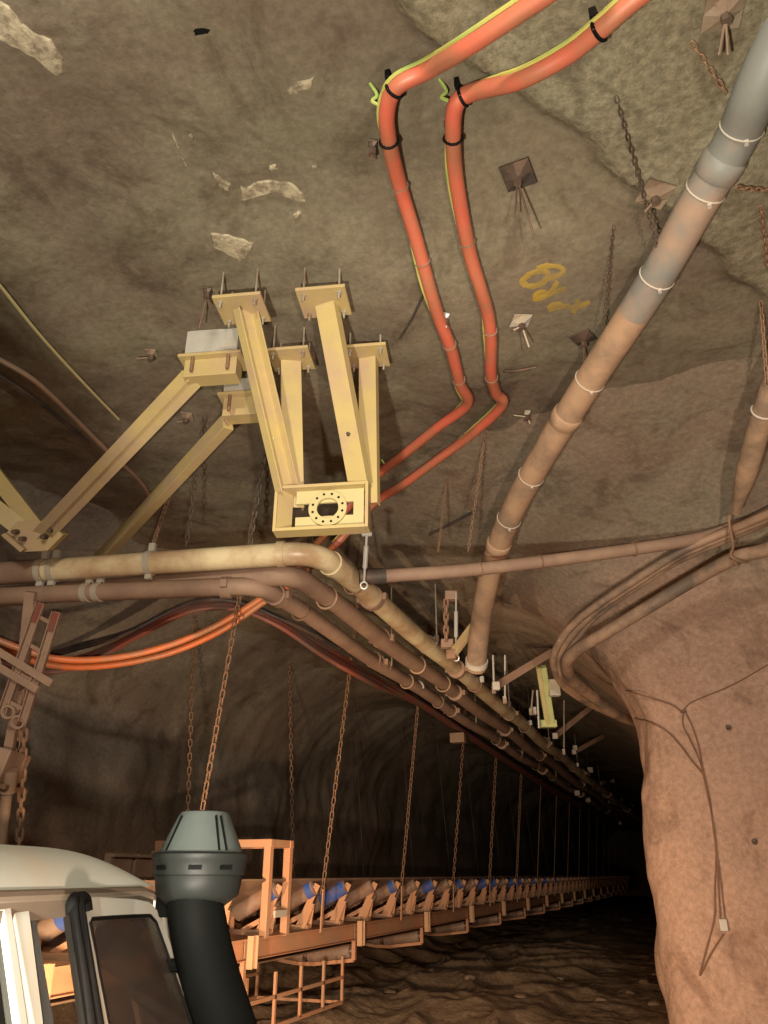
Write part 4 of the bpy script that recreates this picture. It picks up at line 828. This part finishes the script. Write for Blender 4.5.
# ------------------------------------------------------------------ cable ladder and steelwork at the left edge
lad = thing('cable_ladder', 'short dusty cable ladder leaning at the left edge below the pipes', 'cable ladder', atD(10, 705, 6.4))
la0, la1, lb0, lb1 = atD(42, 603, 6.5), atD(4, 712, 6.4), atD(58, 612, 6.45), atD(24, 722, 6.35)
for a, b in ((la0, la1), (lb0, lb1)): MB().beam(a, b, chan(.075, .045, .008, 1), _R).build('rail', M_BRPIPE, lad)
for t in (.12, .38, .64, .9): MB().bar(la0.lerp(la1, t), lb0.lerp(lb1, t), .03, .03).build('rung', M_BRPIPE, lad)
for a in (la0, lb0): MB().bar(a - _fw * .03, a - _fw * .03 + (la1 - la0).normalized() * .16, .055, .01, _R).build('end_tag', M_DKRED, lad)
ps = thing('steel_post', 'dusty steel post standing at the left edge behind the cable ladder', 'post', atD(10, 740, 6.6))
MB().bar(atD(31, 592, 6.6), atD(21, 690, 6.6), .085, .06, _R).build('upper_post', M_BRPIPE, ps); MB().bar(atD(22, 680, 6.6), atD(8, 755, 6.6), .075, .06, _R).build('lower_post', M_BRPIPE, ps)
cs = thing('cable_ladder', 'crossing cable ladder section that slopes up left at the picture edge', 'cable ladder', atD(0, 665, 6.5))
for (x0, y0, x1, y1) in ((-30, 634, 52, 684), (-30, 650, 38, 690)): MB().bar(atD(x0, y0, 6.5), atD(x1, y1, 6.3), .06, .04).build('rail', M_BRPIPE, cs)
for x in (-18, -2, 14): MB().bar(atD(x, 641 + (x + 30) * .6, 6.47), atD(x + 2, 655 + (x + 30) * .56, 6.45), .03, .03).build('rung', M_BRPIPE, cs)
mc = thing('motor_box', 'brown steel box at the left edge above a thin pipe stand', 'box', atD(0, 760, 6.2))
MB().box(atD(-14, 762, 6.3), .26, .2, .13, ((_R * .97 - ZUP * .22).normalized(), _fh, (ZUP * .97 + _R * .22).normalized())).build('housing', M_BRPIPE, mc, bevel=.012); MB().box(atD(-14, 782, 6.3), .27, .21, .02, ((_R * .97 - ZUP * .22).normalized(), _fh, (ZUP * .97 + _R * .22).normalized())).build('base_flange', M_RUST, mc, bevel=.004)
MB().cyl(atD(8, 784, 6.2), atD(-6, 900, 6.2), .045, 10).build('pipe_leg', M_BRPIPE, mc, True); MB().cyl(atD(10, 770, 6.2), atD(7, 792, 6.2), .065, 10).build('collar', M_BRPIPE, mc, True)
for (x, y) in ((8, 712), (18, 722)): MB().ring(atD(x, y, 6.35), _fw, .05, .014, 14, 5).build('ring', M_BRPIPE, lad, True)

# ------------------------------------------------------------------ white four-wheel-drive, right front door ajar
A = atD(150, 888, 2.6); Bp = atD(25, 905, 1.9); hd = V(A.x - Bp.x, A.y - Bp.y, 0).normalized()
car = thing('car', 'white four-wheel-drive with a raised black snorkel, its front door ajar', 'car', V(A.x, A.y, 0), rz=math.atan2(hd.y, hd.x))
LV = 1.46; ZG = 1.80                                        # left gutter, gutter height; local x forward, y left, z up; origin under the right front roof corner
def CB(): return MB()
def put(mb, name, mat, parent=car, smooth=False, bevel=0): return mb.build(name, mat, parent, smooth, True, bevel)
# roof shell
us = steps((-2.7, -2.5, .05), (-2.5, -.5, .12), (-.5, 0.06, .025)); vs_ = steps((0, .32, .02), (.32, LV - .32, .1), (LV - .32, LV, .02))
def roofw(u, v):
    e = min(v, LV - v); fv = 1 - (1 - min(1, e / 0.30)) ** 2.4; fu = 1 - (1 - min(1, (0.06 - u) / 0.34)) ** 2.6 if u > -1.3 else 1 - (1 - min(1, (u + 2.7) / 0.25)) ** 2.2
    return V(u, v, ZG + 0.012 + 0.100 * max(0, fv) ** .8 * max(0, fu) ** .55 + 0.03 * math.sin(PI * v / LV) * max(0, fu))
vt, fs = grid(us, vs_, roofw); o = len(vt); vt2 = [p - V(0, 0, .02) for p in vt]
put(MB().add(vt + vt2, fs + [tuple(o + i for i in f[::-1]) for f in fs]), 'roof', M_PAINT, car, True)
gt = put(MB().tube([V(-2.7, -.012, ZG + .005), V(-1.2, -.014, ZG + .003), V(-.1, -.012, ZG), V(.03, .0, ZG - .015), V(.10, -.01, ZG - .06), V(.30, -.085, ZG - .32)], 0.014, 8), 'rain_gutter', M_TRIM, car, True)
put(MB().tube([V(-2.7, LV + .012, ZG), V(0, LV + .012, ZG), V(.1, LV + .02, ZG - .06)], 0.014, 8), 'rain_gutter', M_TRIM, car, True)
s_left = V(-hd.y, hd.x, 0)
def loc(P): q = Vector(P) - V(A.x, A.y, 0); return V(q.dot(hd), q.dot(s_left), q.z)
# the right flank is one plane that leans in towards the roof
_b0 = loc(Bp); _b1 = min((loc(atD(38, 1024, 1.5 + .01 * k)) for k in range(60)), key=lambda q: abs(q.x - _b0.x + .01))
SN = (loc(A) - _b0).cross(_b1 - _b0).normalized(); SN = SN if SN.y < 0 else -SN      # outward normal (to the right)
LE = loc(EYE)
def fl_(px, py, out=0.0):
    d = loc(EYE + ray(px, py)) - LE; t = (_b0 + SN * out - LE).dot(SN) / d.dot(SN); return LE + d * t
put(MB().bar(V(-2.7, .02, ZG - .03), V(.02, .02, ZG - .03), .05, .05), 'cant_rail', M_TRIM, car)  # brown here is the shade under the gutter put into the colour
put(MB().bar(V(-2.7, LV - .02, ZG - .03), V(.02, LV - .02, ZG - .03), .05, .05), 'cant_rail', M_TRIM, car)
put(MB().prism([fl_(x, y) for x, y in ((12, 903), (29, 903), (50, 1070), (42, 1070))], SN * -.04), 'centre_pillar', M_PAINT, car, bevel=.005)
put(MB().prism([fl_(x, y, -.03) for x, y in ((29, 903), (33, 903), (62, 1070), (50, 1070))], SN * -.02), 'pillar_shade_strip', M_SEAT, car)  # grey strip painting the shaded side of the centre pillar
put(MB().prism([fl_(x, y, -.004) for x, y in ((152, 890), (160, 893), (222, 1060), (206, 1060))], SN * -.05), 'front_pillar', M_PAINT, car, bevel=.005)
# rear side window: frame and dark glass
for q in (((-60, 903), (10, 903), (10, 911), (-60, 912)), ((3, 905), (11, 905), (35, 1070), (26, 1070)), ((-420, 903), (-60, 903), (-60, 912), (-420, 914))):
    put(MB().prism([fl_(x, y, .004) for x, y in q], SN * -.03), 'window_frame', M_PAINT, car, bevel=.003)
put(MB().prism([fl_(x, y, -.012) for x, y in ((-60, 908), (6, 908), (30, 1070), (-60, 1075))], SN * -.005), 'side_window', M_DARKG, car)
put(MB().prism([V(.015, LV - .015, ZG - .02), V(.05, LV - .01, ZG - .02), V(.44, LV + .155, 1.26), V(.37, LV + .155, 1.26)], V(0, -.06, 0)), 'front_pillar', M_PAINT, car, bevel=.006)
for u0, u1 in ((-.83, -.905), (-2.62, -2.7)):
    put(MB().prism([V(u0, LV, ZG - .04), V(u1, LV, ZG - .04), V(u1, LV + .17, 1.25), V(u0, LV + .17, 1.25)], V(0, -.05, 0)), 'far_pillar', M_PAINT, car, bevel=.006)
put(MB().prism([V(-2.62, .0, ZG - .04), V(-2.7, .0, ZG - .04), V(-2.7, -.17, 1.25), V(-2.62, -.17, 1.25)], V(0, .05, 0)), 'corner_pillar', M_PAINT, car, bevel=.006)
put(MB().prism([V(.05, .05, ZG - .03), V(.05, LV - .05, ZG - .03), V(.42, LV + .1, 1.27), V(.42, -.1, 1.27)], V(.006, 0, .004)), 'windscreen', M_CLEAR, car)
# lower body, bonnet, wheels, bumper
def prof_body(v):
    return [V(-2.75, v, .55), V(-2.75, v, 1.27), V(.45, v, 1.27), V(.55, v, 1.17), V(1.72, v, 1.10), V(1.78, v, .60), V(1.55, v, .55), V(1.50, v, .80), V(1.38, v, .92), V(1.02, v, .92), V(.90, v, .80), V(.85, v, .48), V(-1.25, v, .48), V(-1.30, v, .80), V(-1.42, v, .92), V(-1.80, v, .92), V(-1.92, v, .80), V(-1.97, v, .55)]
for v, s in ((-.17, 1), (LV + .17, -1)): put(MB().prism(prof_body(v), V(0, .05 * s, 0)), 'side_panel', M_PAINT, car, bevel=.01)
put(MB().prism([V(.45, -.12, 1.235), V(.45, LV + .12, 1.235), V(1.76, LV + .10, 1.09), V(1.76, -.10, 1.09)], V(0, 0, .03)), 'bonnet', M_PAINT, car, bevel=.01)
put(MB().box((1.76, LV / 2, .82), .03, .78, .27), 'grille', M_BLACK, car, bevel=.01)
put(MB().box((1.86, LV / 2, .62), .08, .85, .10), 'bumper', M_DARKST, car, bevel=.02)
put(MB().box((-.5, LV / 2, .52), 2.2, .75, .04), 'floor_pan', M_BLACK, car)
put(MB().box((-2.74, LV / 2, .95), .02, .85, .38), 'rear_panel', M_PAINT, car, bevel=.01)
put(MB().box((.36, LV / 2, 1.12), .12, .75, .12), 'dashboard', M_SEAT, car, bevel=.03)
for s in (.16, LV - .16):
    put(MB().ring(V(1.74, s, .93), V(1, 0, 0), .09, .012, 18, 6).lathe(V(1.77, s, .93), [(.085, 0), (.07, .03), (.02, .04)], 18, V(1, 0, 0)), 'headlamp', M_STRAP, car, True)
for u in (1.2, -1.6):
    for v, s in ((-.06, -1), (LV + .06, 1)):
        wv_ = put(MB().lathe(V(u, v, .40), [(.20, -.11), (.36, -.11), (.395, -.07), (.395, .07), (.36, .11), (.20, .11)], 28, V(0, 1, 0)), 'tyre', M_TYRE, car, True)
        put(MB().lathe(V(u, v + s * .06, .40), [(.20, -.05), (.20, .03), (.10, .045), (.03, .05)], 20, V(0, s, 0)), 'wheel_rim', M_PAINT, wv_, True)
# seats
for v in (.36, LV - .36):
    put(MB().box((-.45, v, .80), .26, .24, .10), 'seat', M_SEAT, car, bevel=.04); put(MB().prism([V(-.72, v - .24, .8), V(-.58, v - .24, .8), V(-.74, v - .22, 1.34), V(-.86, v - .22, 1.34)], V(0, .46, 0)), 'seat_back', M_SEAT, car, bevel=.04)
put(MB().ring(V(.08, .36, 1.12), V(-.85, 0, .5).normalized(), .19, .016, 24, 6), 'steering_wheel', M_BLACK, car, True)
put(MB().box((.03, LV / 2, 1.62), .01, .11, .035), 'rear_mirror', M_BLACK, car, bevel=.008)
# front door, hinged at the front pillar and standing ajar: its own plane, rear edge swung out towards us
def dd_(px, py, out=0.0):
    t = (py - 900) / 124.0; xl = 88 + 35 * t * .8; xr = 150 + 48 * t; k = (px - xl) / (xr - xl); return loc(atD(px, py, 1.93 + .52 * k - .03 * t - out))
DO = [(85, 1075), (86, 960), (83, 905), (86, 897), (100, 897), (135, 899), (150, 902), (161, 915), (172, 948), (199, 1024), (217, 1075)]
DO[0] = (112, 1075); DO[1] = (93, 965); DO[2] = (84, 912)
DI = [(117, 1068), (97.5, 965), (90, 922), (92, 919), (102, 918), (134, 916), (150, 915.5), (156, 922), (166, 950), (192, 1024), (208, 1068)]
n = len(DO); mb = MB(); vs = [dd_(x, y) for x, y in DO] + [dd_(x, y, .003) for x, y in DI] + [dd_(x, y, -.035) for x, y in DO] + [dd_(x, y, -.035) for x, y in DI]; fs = []
for i in range(n):
    j = (i + 1) % n; fs += [(i, j, n + j, n + i), (2 * n + i, 3 * n + i, 3 * n + j, 2 * n + j), (i, 2 * n + i, 2 * n + j, j), (n + i, n + j, 3 * n + j, 3 * n + i)]
p0, p1 = dd_(112, 1075), dd_(217, 1075)
door = put(MB().prism([p0, p1, V(p1.x, p1.y - .02, .62), V(p0.x, p0.y - .02, .62)], V(0, .06, 0)), 'front_door', M_PAINT, car, bevel=.01)
put(mb.add(vs, fs), 'window_frame', M_PAINT, door, bevel=.003)
put(MB().prism([dd_(x, y, -.018) for x, y in DI], V(0, .005, 0)), 'door_glass', M_GLASS, door)
put(MB().tube([dd_(x, y, .002) for x, y in DI] + [dd_(*DI[0], .002)], .0045, 6), 'glass_seal', M_BLACK, door, True)
put(MB().tube(smooth_path([dd_(x, y, -.01) for x, y in ((105, 1075), (90, 985), (81, 930), (78, 906), (80, 899), (84, 900), (86, 912))], 6), .0165, 10), 'door_seal', M_BLACK, door, True)
put(MB().tube(smooth_path([dd_(x, y, -.03) for x, y in ((97, 1075), (84, 985), (75, 930), (72, 906), (75, 898))], 6), .015, 10), 'door_seal', M_BLACK, door, True)
put(MB().prism([dd_(x, y, -.045) for x, y in ((63, 918), (70, 914), (97, 1075), (86, 1075))], V(.02, .01, 0)), 'inner_trim', M_SEAT, door)
put(MB().box(V(.42, -.34, 1.22), .03, .10, .07), 'door_mirror', M_BLACK, door, bevel=.02)
# snorkel on the right front pillar
sn = [loc(atD(262, 1130, 2.42)), loc(atD(238, 1060, 2.42)), loc(atD(221, 1010, 2.42)), loc(atD(207, 965, 2.43)), loc(atD(199, 930, 2.44)), loc(atD(195, 905, 2.46)), loc(atD(195, 888, 2.48))]
sp = smooth_path(sn, 6)
duct = put(MB().tube(sp, [.090] * (len(sp) - 8) + [.089, .088, .087, .086, .086, .088, .09, .092], 18), 'snorkel_duct', M_SNBLK, car, True)
put(MB().tube([sn[3] + V(-.02, .07, 0), sn[3] + V(-.06, .16, .0)], .02, 8), 'snorkel_bracket', M_SNBLK, duct, True); put(MB().box(loc(atD(176, 905, 2.5)), .03, .06, .035), 'snorkel_bracket', M_SNBLK, duct, bevel=.006)
hc = loc(atD(197, 899, 2.5)); sc_ = 2.5 / F / math.cos(PITCH)
head = put(MB().lathe(hc, [(.090, -.02), (.118, .0), (.132, .012), (.143, .075), (.140, .080)], 40), 'snorkel_bowl', M_SNMID, car, True)
put(MB().lathe(hc, [(.135, .068), (.150, .072), (.152, .112), (.157, .118), (.157, .132), (.148, .138)], 40), 'snorkel_brim', M_SNMID, head, True)
cone = put(MB().lathe(hc, [(.140, .134), (.135, .142), (.086, .250), (.078, .262), (.06, .266)], 40), 'snorkel_cap', M_SNTOP, head, True)
cv = loc(EYE) - hc; ca = math.atan2(cv.y, cv.x)
for da in (.42, .62, -.95):
    a = ca + da; d = V(math.cos(a), math.sin(a), 0); put(MB().bar(hc + d * .135 + ZUP * .142, hc + d * .0895 + ZUP * .248, .006, .006, d.cross(ZUP)), 'cap_rib', M_SNBLK, cone)
for da in (-.9, -.1, .55):
    a = ca + da; d = V(math.cos(a), math.sin(a), 0); put(MB().box(hc + d * .151 + ZUP * .092, .006, .02, .006, (d, d.cross(ZUP), ZUP)), 'bowl_clip', M_SNBLK, head)

# ------------------------------------------------------------------ loose stones on the floor
for k, (x, y, s) in enumerate(((645, 985, .13), (655, 975, .10), (630, 992, .10), (600, 1000, .12), (560, 985, .10), (520, 1004, .13), (470, 992, .12), (430, 1010, .14), (390, 1000, .12), (655, 1004, .12))):
    p = atZ(x, y, 0.0); s *= .65; p.z = floor_z(p.x, p.y) + s * .1; mb = MB(); bm = bmesh.new(); bmesh.ops.create_icosphere(bm, subdivisions=2, radius=1)
    vs = [p + Vector((v.co.x * s * 1.3, v.co.y * s, v.co.z * s * .6)) * (1 + .35 * noise.noise(v.co * 1.3 + V(k * 3, 0, 0))) for v in bm.verts]; fs = [tuple(v.index for v in f.verts) for f in bm.faces]; bm.free()
    tag(mb.add(vs, fs).build('stone', M_STONE, None), 'loose stone on the dirt floor, ' + ['by the foot of the pillar', 'behind the one at the pillar foot', 'just left of the pillar foot', 'two steps left of the pillar', 'small one in mid floor', 'in the middle of the dirt floor', 'left of the floor middle', 'at the lower edge of the picture', 'under the conveyor end of the dirt', 'nearest to the pillar and the picture edge'][k], 'stone', 'loose stones on the floor')
